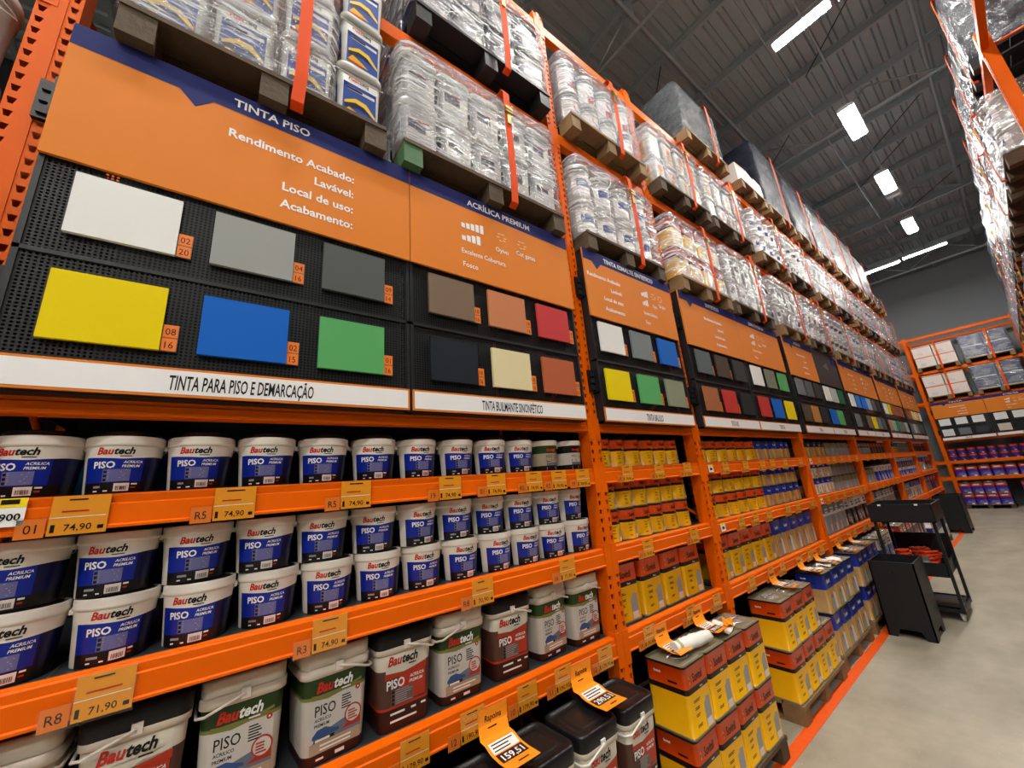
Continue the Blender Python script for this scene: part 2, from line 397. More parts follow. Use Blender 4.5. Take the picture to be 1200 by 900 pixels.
def square_bucket(kind, lid='white', side=1):
    """18 litre square bucket, tapered, with a double collar, lid and strap handle hung from the front and back"""
    def f():
        root = empty('paint_bucket'); b = MB()
        H = 0.285
        wf = lambda z: 0.198+0.024*z/H
        R = lambda z: rr(wf(z), wf(z), 0.032, z, 5)
        fx = lambda lift: (lambda u, v: (wf(v)/2+lift, u, v))
        f1, f2, f3 = fx(0.0008), fx(0.0014), fx(0.002)
        # collar
        if kind == 'green':
            b.loft([R(0), R(0.004), R(0.032), R(0.19), R(0.2), R(0.25), R(H)], [DKBRN, DKBRN, GREYL, OLIVE, GREENL, CREAMP])
            b.rect(-0.082, 0.082, 0.036, 0.188, f1, M('label_mist', (206, 205, 200), 0.35))
            b.poly([(-0.082, 0.19), (-0.03, 0.183), (0.03, 0.192), (0.082, 0.206), (0.082, 0.214), (0.02, 0.2), (-0.03, 0.196), (-0.082, 0.204)], f2, OLIVE)
            logo(b, -0.068, 0.208, 0.043, f3, REDT, WHT, 0.84)
            b.text('PISO', -0.07, 0.14, 0.044, f2, BLKT, 0.008, 0.78)
            b.text('ACRILICO', -0.07, 0.124, 0.013, f2, BLKT, 0.02, 0.9); b.text('PREMIUM', -0.07, 0.108, 0.013, f2, BLKT, 0.02, 0.9)
            b.lines(0.016, 0.052, 0.176, 6, 0.0075, 0.0038, f2, BLKT)
            circ = lambda cx, cy, r: [(cx+r*math.cos(2*PI*k/20), cy+r*math.sin(2*PI*k/20)) for k in range(20)]
            b.poly(circ(0.07, 0.186, 0.0085), f2, REDL); b.poly(circ(0.07, 0.186, 0.003), f3, WHT)
            b.poly([(-0.082, 0.062), (-0.02, 0.095), (0.05, 0.112), (0.082, 0.112), (0.082, 0.062)], f2, STEELB)
            b.poly([(-0.075, 0.085), (-0.06, 0.100), (-0.035, 0.103), (-0.01, 0.092), (0.01, 0.086), (0.01, 0.078), (-0.075, 0.076)], f3, CARB)
            b.poly([(0.015, 0.075), (0.05, 0.094), (0.082, 0.094), (0.082, 0.075)], f3, REDL)
            b.rect(-0.082, 0.082, 0.033, 0.066, f3, GROUT)
            f4 = fx(0.0026)
            b.rect(-0.07, -0.005, 0.066, 0.076, f4, BLACKL); b.rect(-0.066, -0.02, 0.067, 0.074, fx(0.0032), WHT)
            b.lines(-0.05, 0.06, 0.056, 2, 0.011, 0.005, f4, WHT)
            b.lines(-0.06, -0.03, 0.02, 1, 0.01, 0.006, f2, WHT); b.rect(0.0, 0.03, 0.012, 0.022, f2, WHT)
            for r in (0.029, 0.0245):
                b.poly(circ(0.055, 0.112, r), fx(0.0036 if r > 0.026 else 0.0042), REDL if r > 0.026 else M('label_mist', (206, 205, 200)))
            b.lines(0.038, 0.072, 0.124, 4, 0.008, 0.0045, fx(0.0048), REDL)
        else:
            b.loft([R(0), R(0.004), R(0.07), R(0.078), R(0.19), R(0.2), R(H)], [DKBRN, DKBRN, REDL, BROWNL, BROWNL, CREAMP])
            b.poly([(-0.08, 0.2), (0.08, 0.2), (0.08, 0.212), (-0.01, 0.185), (-0.08, 0.2)], f1, CREAMP)
            b.poly([(-0.08, 0.203), (-0.01, 0.182), (0.08, 0.216), (0.08, 0.196), (-0.08, 0.19)], f2, CREAMP)
            b.poly([(-0.082, 0.19), (-0.01, 0.179), (0.082, 0.2), (0.082, 0.175), (-0.082, 0.17)], f2, REDL)
            b.rect(-0.03, 0.078, 0.085, 0.176, f2, REDL)
            logo(b, -0.072, 0.213, 0.043, f3, REDT, BLKT, 0.84)
            b.text('PISO', -0.076, 0.137, 0.041, f3, WHT, 0.03, 0.86)
            b.text('ACRILICA', 0.014, 0.155, 0.0145, f3, WHT, 0.02, 0.9, 0.2); b.text('PREMIUM', 0.012, 0.138, 0.0145, f3, WHT, 0.02, 0.9, 0.2)
            b.rect(-0.058, 0.03, 0.080, 0.131, f3, M('label_taupe', (112, 92, 84), 0.35))
            for k in range(4): b.rect(-0.056, -0.045, 0.082+k*0.0125, 0.092+k*0.0125, fx(0.0026), BLACKL)
            b.lines(-0.042, 0.026, 0.129, 7, 0.007, 0.003, fx(0.0026), GREYT)
            b.lines(-0.06, 0.0, 0.058, 1, 0.02, 0.007, f2, WHT); b.lines(0.02, 0.05, 0.058, 1, 0.02, 0.007, f2, WHT)
            b.lines(-0.06, 0.05, 0.034, 1, 0.02, 0.007, f2, WHT); b.lines(0.06, 0.08, 0.06, 1, 0.02, 0.007, f2, WHT)
        b.obj('bucket', root)
        l = MB()
        W = 0.232
        l.loft([rr(0.222, 0.222, 0.034, 0.252, 5), rr(W, W, 0.036, 0.254, 5), rr(W+0.002, W+0.002, 0.036, 0.281, 5), rr(0.224, 0.224, 0.034, 0.283, 5)], CREAMP, True, True)
        l.obj('collar', root)
        c = MB(); mm = BLACKP if lid == 'black' else CREAMP
        W2 = 0.226 if lid != 'black' else 0.236
        z0 = 0.283 if lid != 'black' else 0.272
        c.loft([rr(W2-0.004, W2-0.004, 0.034, z0, 5), rr(W2, W2, 0.036, z0+0.003, 5), rr(W2+0.002, W2+0.002, 0.036, 0.322, 5), rr(W2-0.008, W2-0.008, 0.034, 0.33, 5),
                rr(W2-0.03, W2-0.03, 0.03, 0.33, 5), rr(W2-0.036, W2-0.036, 0.03, 0.324, 5), rr(W2-0.1, W2-0.1, 0.02, 0.324, 5), rr(W2-0.106, W2-0.106, 0.02, 0.327, 5)], mm, True, True)
        c.obj('lid', root)
        h = MB(); X = 0.1225
        h.box(X-0.006, X+0.002, -0.012, 0.012, 0.262, 0.29, WHITEP); h.box(-X-0.002, -X+0.006, -0.012, 0.012, 0.262, 0.29, WHITEP)
        s = side; dz = -0.085 if side > 0 else -0.06
        pts = [(X+0.004, 0, 0.277), (X+0.006, s*0.05, 0.262), (X+0.004, s*0.1, 0.245), (0.105, s*0.1195, 0.24), (0.04, s*0.121, 0.236), (-0.04, s*0.121, 0.236), (-0.105, s*0.1195, 0.24), (-X-0.004, s*0.06, 0.262), (-X-0.004, 0, 0.277)]
        h.tube(pts, 0.0042, WHITEP, 6)
        h.obj('handle', root)
        return root
    return f

CANV = {  # top, band, bottom, second tone of the picture, lettering
 'yellow': (CAN_OR, CAN_BK, CAN_YE), 'blue': (CAN_BL, CAN_BL, CAN_TAN), 'bluewhite': (CAN_BL, CAN_WH, CAN_WH), 'grey': (CAN_OL, CAN_BK, CAN_GR),
 'darkblue': (CAN_DK, CAN_TAN, CAN_TAN), 'navy': (CAN_DK, CAN_GR, CAN_DK), 'steel': (STEELB, CAN_WH, CAN_GR), 'whiteblack': (CAN_WH, CAN_WH, CAN_BK), 'purple': (CAN_OR, CAN_PU, CAN_PU), 'whiteblue': (CAN_WH, CAN_WH, CAN_BL),
 'khaki': (CAN_OL, CAN_OL, CAN_GR), 'brown': (REDL, BROWNL, BROWNL)}
def can_print(b, var, f1, f2, w, h):
    """front print of a tin: mark and name above, small print, picture and sticker below"""
    if var == 'yellow':
        b.text('Suvinil', -w*0.2, h*0.74, w*0.235, f1, BLKT, 0.025, 0.72)
        for k in range(5):
            a = 0.4+k*1.1; b.poly([(-w*0.31+w*0.085*math.cos(a+d)*q, h*0.79+w*0.085*math.sin(a+d)*q) for d, q in ((0, 0.25), (0.5, 1), (0.9, 0.9), (0.7, 0.3))], f1, CAN_YE if k % 2 else REDL)
        b.text('Fosco', w*0.05, h*0.62, h*0.042, f1, WHT, 0.02, 0.9)
        b.lines(-w*0.30, w*0.0, h*0.50, 2, h*0.022, h*0.012, f1, BLKT); b.lines(-w*0.28, -w*0.06, h*0.40, 2, h*0.022, h*0.012, f1, BLKT)
        b.lines(-w*0.28, -w*0.1, h*0.31, 2, h*0.022, h*0.012, f1, BLKT); b.lines(-w*0.28, -w*0.06, h*0.17, 2, h*0.022, h*0.012, f1, BLKT)
        b.poly([(w*0.1, h*0.08), (w*0.1, h*0.38), (w*0.2, h*0.42), (w*0.2, h*0.46), (w*0.36, h*0.44), (w*0.36, h*0.08)], f1, CAN_GR)
        b.rect(w*0.12, w*0.35, h*0.05, h*0.16, f2, BARW)
    elif var in ('blue', 'darkblue', 'bluewhite'):
        b.text('Suvinil', -w*0.28, h*0.74, w*0.19, f1, WHT, 0.02, 0.8)
        b.rect(-w*0.42, -w*0.3, h*0.03, h*0.58, f1, CAN_YE)
        b.poly([(-w*0.26, h*0.04), (-w*0.26, h*0.3), (-w*0.05, h*0.44), (w*0.12, h*0.36), (w*0.12, h*0.04)], f1, CAN_GR)
        b.poly([(w*0.12, h*0.05), (w*0.14, h*0.5), (w*0.34, h*0.42), (w*0.36, h*0.05)], f2, CAN_WH)
        b.rect(-w*0.1, w*0.05, h*0.36, h*0.44, f2, REDL)
        b.rect(-w*0.2, w*0.0, h*0.08, h*0.2, f2, GROUT)
    elif var == 'purple':
        b.lines(-w*0.3, w*0.3, h*0.86, 1, 0.1, h*0.08, f1, WHT); b.poly([(-w*0.3, h*0.2), (-w*0.1, h*0.4), (w*0.1, h*0.3), (w*0.05, h*0.12)], f1, STEELB)
        b.rect(w*0.05, w*0.32, h*0.04, h*0.15, f1, BARW)
    else:
        b.lines(-w*0.3, w*0.28, h*0.84, 2, h*0.1, h*0.05, f1, BLKT if var in ('whiteblack', 'whiteblue') else WHT)
        b.rect(-w*0.3, w*0.1, h*0.12, h*0.42, f1, GREYT); b.rect(w*0.12, w*0.34, h*0.06, h*0.3, f1, BARW)

def square_can(var, w=0.236, h=0.325):
    def f():
        root = empty('paint_can'); b = MB(); A, B_, C = CANV[var]
        R = lambda z, d=0.0: rr(w+d, w+d, 0.022, z, 4)
        b.loft([R(0), R(0.004, 0.003), R(0.009, 0.003), R(0.011, -0.002), R(h*0.60, -0.002), R(h*0.68, -0.002), R(h-0.012, -0.002), R(h-0.010, 0.003), R(h-0.002, 0.004), R(h, 0.001)],
               [LIDM, LIDM, LIDM, C, B_, A, CAN_BK, CAN_BK, CAN_BK], True, False)
        fx = lambda lift: (lambda u, v: (w/2-0.001+lift, u, v))
        fy = lambda lift: (lambda u, v: (u, -w/2+0.001-lift, v))
        can_print(b, var, fx(0.0008), fx(0.0014), w, h)
        b.text('Suvinil', -w*0.28, h*0.83, h*0.055, fy(0.0008), WHT if var != 'steel' else BLKT, 0.02, 0.9) if var in ('yellow', 'blue') else None
        b.lines(w*0.05, w*0.3, h*0.76, 1, 0.1, h*0.03, fy(0.0008), BLKT)
        b.obj('body', root)
        l = MB()
        l.loft([R(h, 0.001), rr(w-0.012, w-0.012, 0.02, h, 4), rr(w-0.016, w-0.016, 0.02, h-0.006, 4), rr(w-0.05, w-0.05, 0.02, h-0.006, 4), rr(w-0.054, w-0.054, 0.02, h-0.004, 4)], LIDM, False, True)
        lid = l.obj('lid', root)
        c = MB(); c.lathe([(0.062, h-0.005), (0.064, h+0.001), (0.058, h+0.003), (0.05, h-0.001), (0.03, h-0.001), (0.026, h+0.003), (0.0, h+0.003)], M('can_cap', (196, 194, 188), 0.25, 0.7), 24, True, False, (0.0, 0.02, 0)); c.obj('cap', lid)
        hd = MB(); hd.tube([(0.0, -0.07, h-0.004), (0.0, -0.07, h+0.01), (0.0, -0.03, h+0.014), (0.0, 0.07, h+0.014), (0.0, 0.09, h+0.01), (0.0, 0.09, h-0.004)], 0.003, STEEL, 5); hd.obj('handle', lid)
        return root
    return f

def round_can(var, r=0.0875, h=0.19):
    def f():
        root = empty('paint_tin'); b = MB(); A, B_, C = CANV[var]
        b.lathe([(r-0.002, 0), (r+0.001, 0.003), (r-0.001, 0.007), (r, h*0.56), (r, h*0.65), (r-0.001, h-0.01), (r+0.001, h-0.006), (r+0.001, h)], [LIDM, LIDM, C, B_, A, CAN_BK, CAN_BK], 32, True, False)
        fn = lambda lift: (lambda u, v: ((r+lift)*math.cos(u/r), (r+lift)*math.sin(u/r), v))
        can_print(b, var, fn(0.001), fn(0.0016), r*1.5, h)
        b.obj('body', root)
        l = MB(); l.lathe([(r+0.001, h), (r-0.006, h), (r-0.008, h-0.007), (r-0.02, h-0.007), (r-0.022, h-0.002), (0, h-0.002)], LIDM, 32, False, False); l.obj('lid', root)
        return root
    return f

def round_drum(kind):
    """tall round pail of the wrapped pallets"""
    def f():
        root = empty('paint_drum'); b = MB(); r, h = 0.111, 0.33
        rf = lambda z: 0.1005+0.0105*z/h
        fn = lambda lift: (lambda u, v: ((rf(v)+lift)*math.cos(u/0.112), (rf(v)+lift)*math.sin(u/0.112), v))
        body = LIDG if kind == 'metal' else DRUMW
        b.lathe([(rf(0)-0.003, 0), (rf(0), 0.004), (rf(0.09), 0.09), (rf(0.25), 0.25), (rf(0.262), 0.262), (r+0.003, 0.264), (r+0.003, 0.272), (rf(0.275), 0.274), (rf(0.29), 0.29)], body, 36, True, False)
        if kind == 'metal':
            b.rect(-0.13, 0.15, 0.03, 0.24, fn(0.001), WHT, 12); b.rect(-0.05, 0.13, 0.03, 0.1, fn(0.0016), REDL, 8)
            b.poly([(0.02+0.05*math.cos(2*PI*k/16), 0.17+0.05*math.sin(2*PI*k/16)) for k in range(16)], fn(0.0018), REDL)
            b.poly([(0.02+0.035*math.cos(2*PI*k/16), 0.16+0.035*math.sin(2*PI*k/16)) for k in range(16)], fn(0.0024), WHT); b.rect(0.0, 0.05, 0.1, 0.13, fn(0.003), PICB, 3)
        elif kind == 'grey':
            b.rect(-0.12, 0.12, 0.05, 0.23, fn(0.001), GREYL, 10); b.rect(-0.1, 0.0, 0.14, 0.2, fn(0.0016), BLKT, 5); b.lines(-0.1, 0.1, 0.12, 4, 0.014, 0.006, fn(0.0016), GREYT)
        else:
            b.rect(-0.12, 0.12, 0.05, 0.23, fn(0.001), WHT, 10); b.rect(-0.08, 0.06, 0.13, 0.2, fn(0.0016), PICB, 6); b.lines(-0.08, 0.08, 0.11, 4, 0.014, 0.006, fn(0.0016), CAN_DK)
        b.obj('bucket', root)
        l = MB(); l.lathe([(r-0.002, 0.286), (r+0.006, 0.288), (r+0.008, 0.3), (r+0.006, 0.326), (r-0.002, 0.33), (r-0.012, 0.322), (0, 0.322)], body, 36, True, False); l.obj('lid', root)
        h = MB(); h.tube([(0.125*math.sin(t)*0.98, 0.116*math.cos(t), 0.262-0.07*math.sin(t)) for t in [PI*k/14 for k in range(15)]], 0.003, STEEL if kind == 'metal' else WHITEP, 5); h.obj('handle', root)
        return root
    return f

def picture_pail(kind='blue'):
    """square white bucket whose front shows a yellow swoosh on blue"""
    def f():
        root = empty('paint_bucket'); b = MB(); H = 0.315
        wf = lambda z: 0.19+0.018*z/H
        R = lambda z: rr(wf(z), wf(z), 0.034, z, 5)
        b.loft([R(0), R(0.004), R(H)], DRUMW if kind != 'plain' else M('grey_plastic', (126, 129, 132), 0.4))
        fx = lambda l: (lambda u, v: (wf(v)/2+l, u, v)); fy = lambda l: (lambda u, v: (-u, -wf(v)/2-l, v))
        for g in (fx, fy):
            if kind == 'blue':
                b.rect(-0.078, 0.078, 0.02, 0.215, g(0.0008), PICB)
                b.rect(-0.06, 0.07, 0.175, 0.192, g(0.0014), CAN_WH); b.lines(-0.06, 0.05, 0.19, 1, 0.01, 0.012, g(0.002), CAN_DK)
                b.poly([(-0.07, 0.10), (-0.02, 0.135), (0.03, 0.13), (0.075, 0.075), (0.075, 0.06), (0.02, 0.105), (-0.02, 0.11), (-0.07, 0.085)], g(0.0014), PICY)
                b.poly([(-0.07, 0.085), (-0.02, 0.108), (0.02, 0.1), (0.05, 0.07), (0.0, 0.085), (-0.07, 0.06)], g(0.0016), CAN_DK)
                b.poly([(-0.072, 0.03), (-0.05, 0.07), (0.0, 0.05), (0.03, 0.03)], g(0.0016), CAN_YE); b.rect(-0.07, 0.0, 0.022, 0.032, g(0.002), CAN_OR)
                e = b.text('rust', -0.055, 0.235, 0.036, g(0.0014), REDT, 0.02, 0.9); b.text('teq', e, 0.235, 0.036, g(0.0014), BLKT, 0.02, 0.9)
            elif kind == 'yellow':
                b.rect(-0.04, 0.04, 0.01, 0.24, g(0.0008), CAN_YE); b.rect(-0.085, -0.045, 0.03, 0.2, g(0.0008), GREYL); b.rect(-0.03, 0.03, 0.15, 0.21, g(0.0014), CAN_OR)
                b.lines(-0.03, 0.03, 0.13, 5, 0.018, 0.007, g(0.0014), BROWNL)
            else:
                b.rect(-0.078, 0.078, 0.02, 0.215, g(0.0008), GREYL); b.rect(-0.07, 0.03, 0.13, 0.2, g(0.0014), CAN_DK); b.lines(-0.07, 0.07, 0.11, 5, 0.016, 0.007, g(0.0014), GREYT)
                b.rect(-0.02, 0.05, 0.2, 0.21, g(0.0016), REDL)
        b.obj('bucket', root)
        l = MB()
        l.loft([rr(0.206, 0.206, 0.036, 0.278, 5), rr(0.22, 0.22, 0.04, 0.28, 5), rr(0.222, 0.222, 0.04, 0.325, 5), rr(0.212, 0.212, 0.038, 0.335, 5), rr(0.19, 0.19, 0.034, 0.335, 5), rr(0.185, 0.185, 0.03, 0.328, 5)], DRUMW)
        l.obj('lid', root)
        h = MB(); h.tube([(0.1, -0.112, 0.27), (0.114, -0.1, 0.25), (0.117, 0.0, 0.235), (0.114, 0.1, 0.25), (0.1, 0.112, 0.27)], 0.003, WHITEP, 5); h.obj('handle', root)
        return root
    return f

def carton(kind='white'):
    def f():
        root = empty('paint_carton'); b = MB(); w, d, h = 0.3, 0.29, 0.3
        b.loft([rr(d, w, 0.006, 0, 2), rr(d, w, 0.006, h, 2)], CARD if kind == 'white' else CAN_DK, smooth=False)
        g = lambda u, v: (d/2+0.0008, u, v)
        if kind == 'white':
            b.rect(-w/2+0.005, w/2-0.005, h*0.86, h*0.95, g, TAPEO); b.rect(-0.11, 0.02, 0.06, 0.16, g, BARW); b.lines(-0.1, 0.1, 0.22, 2, 0.03, 0.012, g, GREYT)
        else:
            b.poly([(-0.1, 0.05), (0.0, 0.2), (0.12, 0.14), (0.08, 0.05)], g, PICB); b.lines(-0.11, 0.08, 0.26, 2, 0.03, 0.014, g, WHT)
        b.obj('box', root)
        t = MB(); t.box(-d/2, d/2+0.001, -0.025, 0.025, h, h+0.001, TAPEO if kind == 'white' else CAN_WH); t.obj('tape', root)
        return root
    return f

# ------------------------------------------------------------------ racking
class Fr:
    """a rack's own frame: x out of the face, y along it, z up"""
    def __init__(s, ox, oy, rz): s.o = (ox, oy); s.rz = rz
    def w(s, x, y, z):
        c, n = math.cos(s.rz), math.sin(s.rz); return (s.o[0]+c*x-n*y, s.o[1]+n*x+c*y, z)
LEFT = Fr(0, 0, 0)
BACK = Fr(1.08, 19.0, -PI/2)          # local y = x - 1.08
RIGHT = Fr(2.3, 5.64, PI)             # local y = 5.64 - y

def upright():
    root = empty('rack_upright'); H = 5.72
    b = MB(); W, D, P = 0.1, 0.085, 0.05
    b.box(-D, -0.003, -W/2, -W/2+0.004, 0, H, ORANGE); b.box(-D, -0.003, W/2-0.004, W/2, 0, H, ORANGE)
    b.box(-D, -D+0.004, -W/2+0.004, W/2-0.004, 0, H, ORANGE)
    # perforated front: two outer strips of keyhole cells, a plain strip between
    b.box(-0.003, 0.003, -0.017, 0.017, 0, H, ORANGE)
    n = int(H/P)
    for k in range(n):
        z0, z1 = k*P, (k+1)*P
        for s in (-1, 1):
            y0, y1 = (0.017, 0.05) if s > 0 else (-0.05, -0.017)
            c = (y0+y1)/2; zc = (z0+z1)/2
            o = [(0, y0, z0), (0, y1, z0), (0, y1, z1), (0, y0, z1)]
            i = [(0, c-0.005, zc-0.012), (0, c+0.005, zc-0.012), (0, c+0.0105, zc+0.012), (0, c-0.0105, zc+0.012)]
            b.add(o+i, [(0, 1, 5, 4), (1, 2, 6, 5), (2, 3, 7, 6), (3, 0, 4, 7)], ORANGE)
    b.box(-0.1, 0.03, -0.07, 0.07, 0, 0.006, RED_OR)
    b.obj('front_post', root)
    r = MB(); r.box(-1.08, -1.0, -W/2, W/2, 0, H, ORANGE); r.obj('rear_post', root)
    d = MB(); z = 0.3; up = True
    while z < H-0.6:
        d.tube([(-0.06 if up else -1.03, 0, z), (-1.03 if up else -0.06, 0, z+0.55)], 0.014, RED_OR, 5); z += 0.55; up = not up
    d.tube([(-0.06, 0, 0.25), (-1.03, 0, 0.25)], 0.014, RED_OR, 5); d.tube([(-0.06, 0, H-0.2), (-1.03, 0, H-0.2)], 0.014, RED_OR, 5)
    d.obj('brace', root)
    return root

def beam(L, h=0.095):
    def f():
        root = empty('rack_beam'); b = MB()
        prof = [(0, -h), (0.005, -h+0.002), (0.005, -h+0.008), (0, -h+0.012), (0, -0.03), (-0.005, -0.026), (-0.005, -0.006), (-0.009, 0), (-0.05, 0), (-0.05, -h)]
        b.loft([[(x, y, z) for x, z in prof] for y in (-L/2, L/2)], ORANGE, smooth=False)
        b.obj('beam', root)
        for s in (-1, 1):
            c = MB(); y = s*(L/2-0.003)
            c.box(-0.05, 0.004, min(y, y+s*0.006), max(y, y+s*0.006), -h-0.05, 0.02, ORANGE)
            if h != 0.11: c.box(0.0005, 0.0045, min(y, y+s*0.05), max(y, y+s*0.05), -h-0.05, 0.02, ORANGE)
            c.obj('end_connector', root)
        return root
    return f
def deck(L):
    def f():
        b = MB(); b.box(-1.0, -0.052, -L/2, L/2, -0.022, -0.001, DECKM)
        for k in range(5): b.box(-1.0, -0.052, -L/2+L*(k+0.5)/5-0.001, -L/2+L*(k+0.5)/5+0.001, -0.001, 0.0, STEEL)
        return b.obj('shelf_deck')
    return f

def add_upright(fr, y, label):
    return place('upright', upright, fr.w(0, y, 0), fr.rz, label, 'rack upright', 'rack uprights')
def add_beam(fr, y0, y1, z, label, h=0.095, rear=True):
    L = round(y1-y0-0.1, 3)
    r = place(('beam', L, h), beam(L, h), fr.w(0, (y0+y1)/2, z), fr.rz, label, 'shelf beam', 'rack beams')
    if rear:
        place(('beam', L, h), beam(L, h), fr.w(-1.04, (y0+y1)/2, z), fr.rz, label.replace('orange', 'orange rear', 1), 'shelf beam', 'rack beams')
    return r
def add_deck(fr, y0, y1, z, label):
    L = round(y1-y0-0.1, 3)
    return place(('deck', L), deck(L), fr.w(0, (y0+y1)/2, z), fr.rz, label, 'shelf', 'shelf decks')

POSTS = [-0.58, 1.86, 3.09, 5.49, 7.86, 10.3, 12.62, 15.0]
BAYN = ['first bay', 'narrow bay', 'third bay', 'fourth bay', 'fifth bay', 'sixth bay', 'last bay']
PN = ['before the first header board', 'between the first bay and the narrow bay', 'between the narrow bay and the third bay', 'between the third and fourth bays',
      'between the fourth and fifth bays', 'between the fifth and sixth bays', 'between the sixth and last bays', 'at the far end of the long rack']
for y, n in zip(POSTS, PN): add_upright(LEFT, y, 'orange perforated rack upright '+n)
add_upright(LEFT, -2.98, 'orange perforated rack upright at the near end of the long rack')
ZB1, ZB2, ZB3, ZH = 1.827, 1.376, 0.926, 2.115
LV = {'upper shelf': ZB1, 'middle shelf': ZB2, 'lower shelf': ZB3}
for i in range(7):
    y0, y1 = POSTS[i], POSTS[i+1]
    for n, z in LV.items():
        add_beam(LEFT, y0, y1, z, 'orange beam of the %s in the %s' % (n, BAYN[i]))
        add_deck(LEFT, y0, y1, z, 'grey steel deck of the %s in the %s' % (n, BAYN[i]))
    add_beam(LEFT, y0, y1, ZH, 'orange beam directly under the white strip in the %s' % BAYN[i], 0.065, rear=False)
    add_beam(LEFT, y0, y1, 3.36, 'orange beam behind the board tops in the %s' % BAYN[i], 0.11, rear=False)
    add_beam(LEFT, y0, y1, 4.44, 'orange beam under the second pallet level in the %s' % BAYN[i], 0.12)
    add_beam(LEFT, y0, y1, 5.62, 'orange topmost beam in the %s' % BAYN[i], 0.13)
for z, n in ((ZB1, 'upper shelf'), (ZB2, 'middle shelf'), (2.62, 'pallet level'), (3.6, 'upper level')):
    add_beam(LEFT, -2.98, -0.58, z, 'orange beam of the %s before the first header board' % n)

# ------------------------------------------------------------------ header boards with colour samples
def panel_fn(x): return lambda u, v: (x, u, v)
def header_board(y0, y1, notch, texts, strip, label, dark=False, strips=None, fr=None):
    """perforated board in a black frame: printed header on top, white name strip below"""
    fr = fr or LEFT; root = empty('display_board', fr.w(0.0, (y0+y1)/2, 2.105), fr.rz); ox, oz = 0.0, 2.105; oy = (y0+y1)/2
    T = lambda b: [setattr(b, 'v', [(x, y-oy, z-oz) for x, y, z in b.v])]
    p = MB()
    p.rect(y0+0.012, y1-0.012, 2.19, 2.84, panel_fn(0.05), PEG)
    T(p); p.obj('perforated_panel', root)
    f = MB()
    for a in (y0, y1-0.014): f.box(-0.035, 0.056, a, a+0.014, 2.1, 3.345, BLACKM)
    f.box(0.02, 0.056, y0, y1, 2.508, 2.522, BLACKM); f.box(-0.035, 0.05, y0, y1, 2.1, 2.114, BLACKM); f.box(-0.035, 0.05, y0, y1, 3.33, 3.345, BLACKM)
    for z in ((2.3, 2.98) if notch is not None else ()):
        f.box(0.004, 0.02, y0-0.05, y0+0.002, z, z+0.15, BLACKP); f.box(0.004, 0.05, y0-0.012, y0-0.001, z, z+0.15, BLACKP)
        for q in range(3): f.box(0.02, 0.03, y0-0.04, y0-0.012, z+0.015+q*0.045, z+0.045+q*0.045, BLACKM)
    if y0 < -0.5 and fr is LEFT: f.box(-0.9, -0.035, y0+0.002, y0+0.006, 2.13, 3.22, BLACKP)  # added hidden sheet that keeps the view through the holes dark
    T(f); f.obj('frame', root)
    h = MB()
    h.box(0.057, 0.069, y0, y1, 2.83, 3.355, M('header_dark', (46, 44, 44), 0.45) if dark else SIGNO)
    g = panel_fn(0.0698); g2 = panel_fn(0.0704)
    if not dark:
        if notch is None: h.rect(y0, y1, 3.267, 3.355, g, SIGNB)
        else: h.poly([(y0, 3.355), (y0, 3.267), (notch-0.05, 3.267), (notch, 3.213), (notch+0.05, 3.267), (y1, 3.267), (y1, 3.355)][::-1], g, SIGNB)
    else:
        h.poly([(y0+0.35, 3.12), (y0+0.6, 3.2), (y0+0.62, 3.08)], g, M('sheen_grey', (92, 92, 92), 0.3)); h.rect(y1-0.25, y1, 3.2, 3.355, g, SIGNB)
    for t in texts:
        k = t[0]
        if k == 't': _, s, u, v, sz, al, bold, sx = t; h.text(s, u, v, sz, g2, WHT, bold, sx, 0, al)
        elif k == 'bars':
            _, u, v, w, hh, n = t
            for q in range(n): h.rect(u+w*q/n, u+w*(q+0.75)/n, v, v+hh*(0.5+0.5*q/(n-1)), g2, WHT)
        elif k == 'ico':
            _, u, v, r = t
            for q in range(6):
                a = q*1.1; h.rect(u+r*math.cos(a)-0.012, u+r*math.cos(a)+0.008, v+r*math.sin(a), v+r*math.sin(a)+0.006, g2, M('print_pale_orange', (240, 190, 140), 0.4))
    T(h); h.obj('header_panel', root)
    for (s0, s1, word, tw) in (strips or [(y0+0.005, y1-0.005, strip[0], strip[1])]):
        w = MB(); w.box(0.052, 0.062, s0, s1, 2.106, 2.198, SIGNO)
        w.rect(s0+0.008, s1-0.008, 2.114, 2.19, panel_fn(0.0628), SIGNW)
        _, _, wd = text_geo(word, 0.0)
        c = 0.059 if tw > 0.4 else (s0+s1)/2
        w.text(word, c, 2.127, 0.066, panel_fn(0.0634), BLKT, 0.016, tw/(wd*0.066), 0.04, 'c')
        T(w); w.obj('name_strip', root)
    return tag(root, label, 'display board')

def side_texts(u, sz, words=True):
    L = ['Rendimento Acabado:', 'Lavável:', 'Local de uso:', 'Acabamento:']
    return [('t', s, u, 3.142-0.0805*k, sz, 'r', 0.022, 0.98) for k, s in enumerate(L)]
def icon_texts(u, s=1.0):
    return [('bars', u, 3.135, 0.15*s, 0.055, 5), ('bars', u, 3.055, 0.125*s, 0.055, 4), ('ico', u+0.27*s, 3.16, 0.025), ('ico', u+0.42*s, 3.16, 0.025),
            ('t', 'Oyivo', u+0.22*s, 3.06, 0.04, 'l', 0.008, 0.95*s), ('t', 'Cat gatas', u+0.37*s, 3.085, 0.042, 'l', 0.008, 0.95*s),
            ('t', 'Excelente Cobertura', u-0.005, 2.975, 0.04, 'l', 0.008, 0.85*s), ('t', 'Fosco', u, 2.895, 0.042, 'l', 0.008, 0.95*s)]
ttl = lambda s, u, w: ('t', s, u, 3.293, 0.052, 'c', 0.02, w/(text_geo(s, 0.02)[2]*0.052))
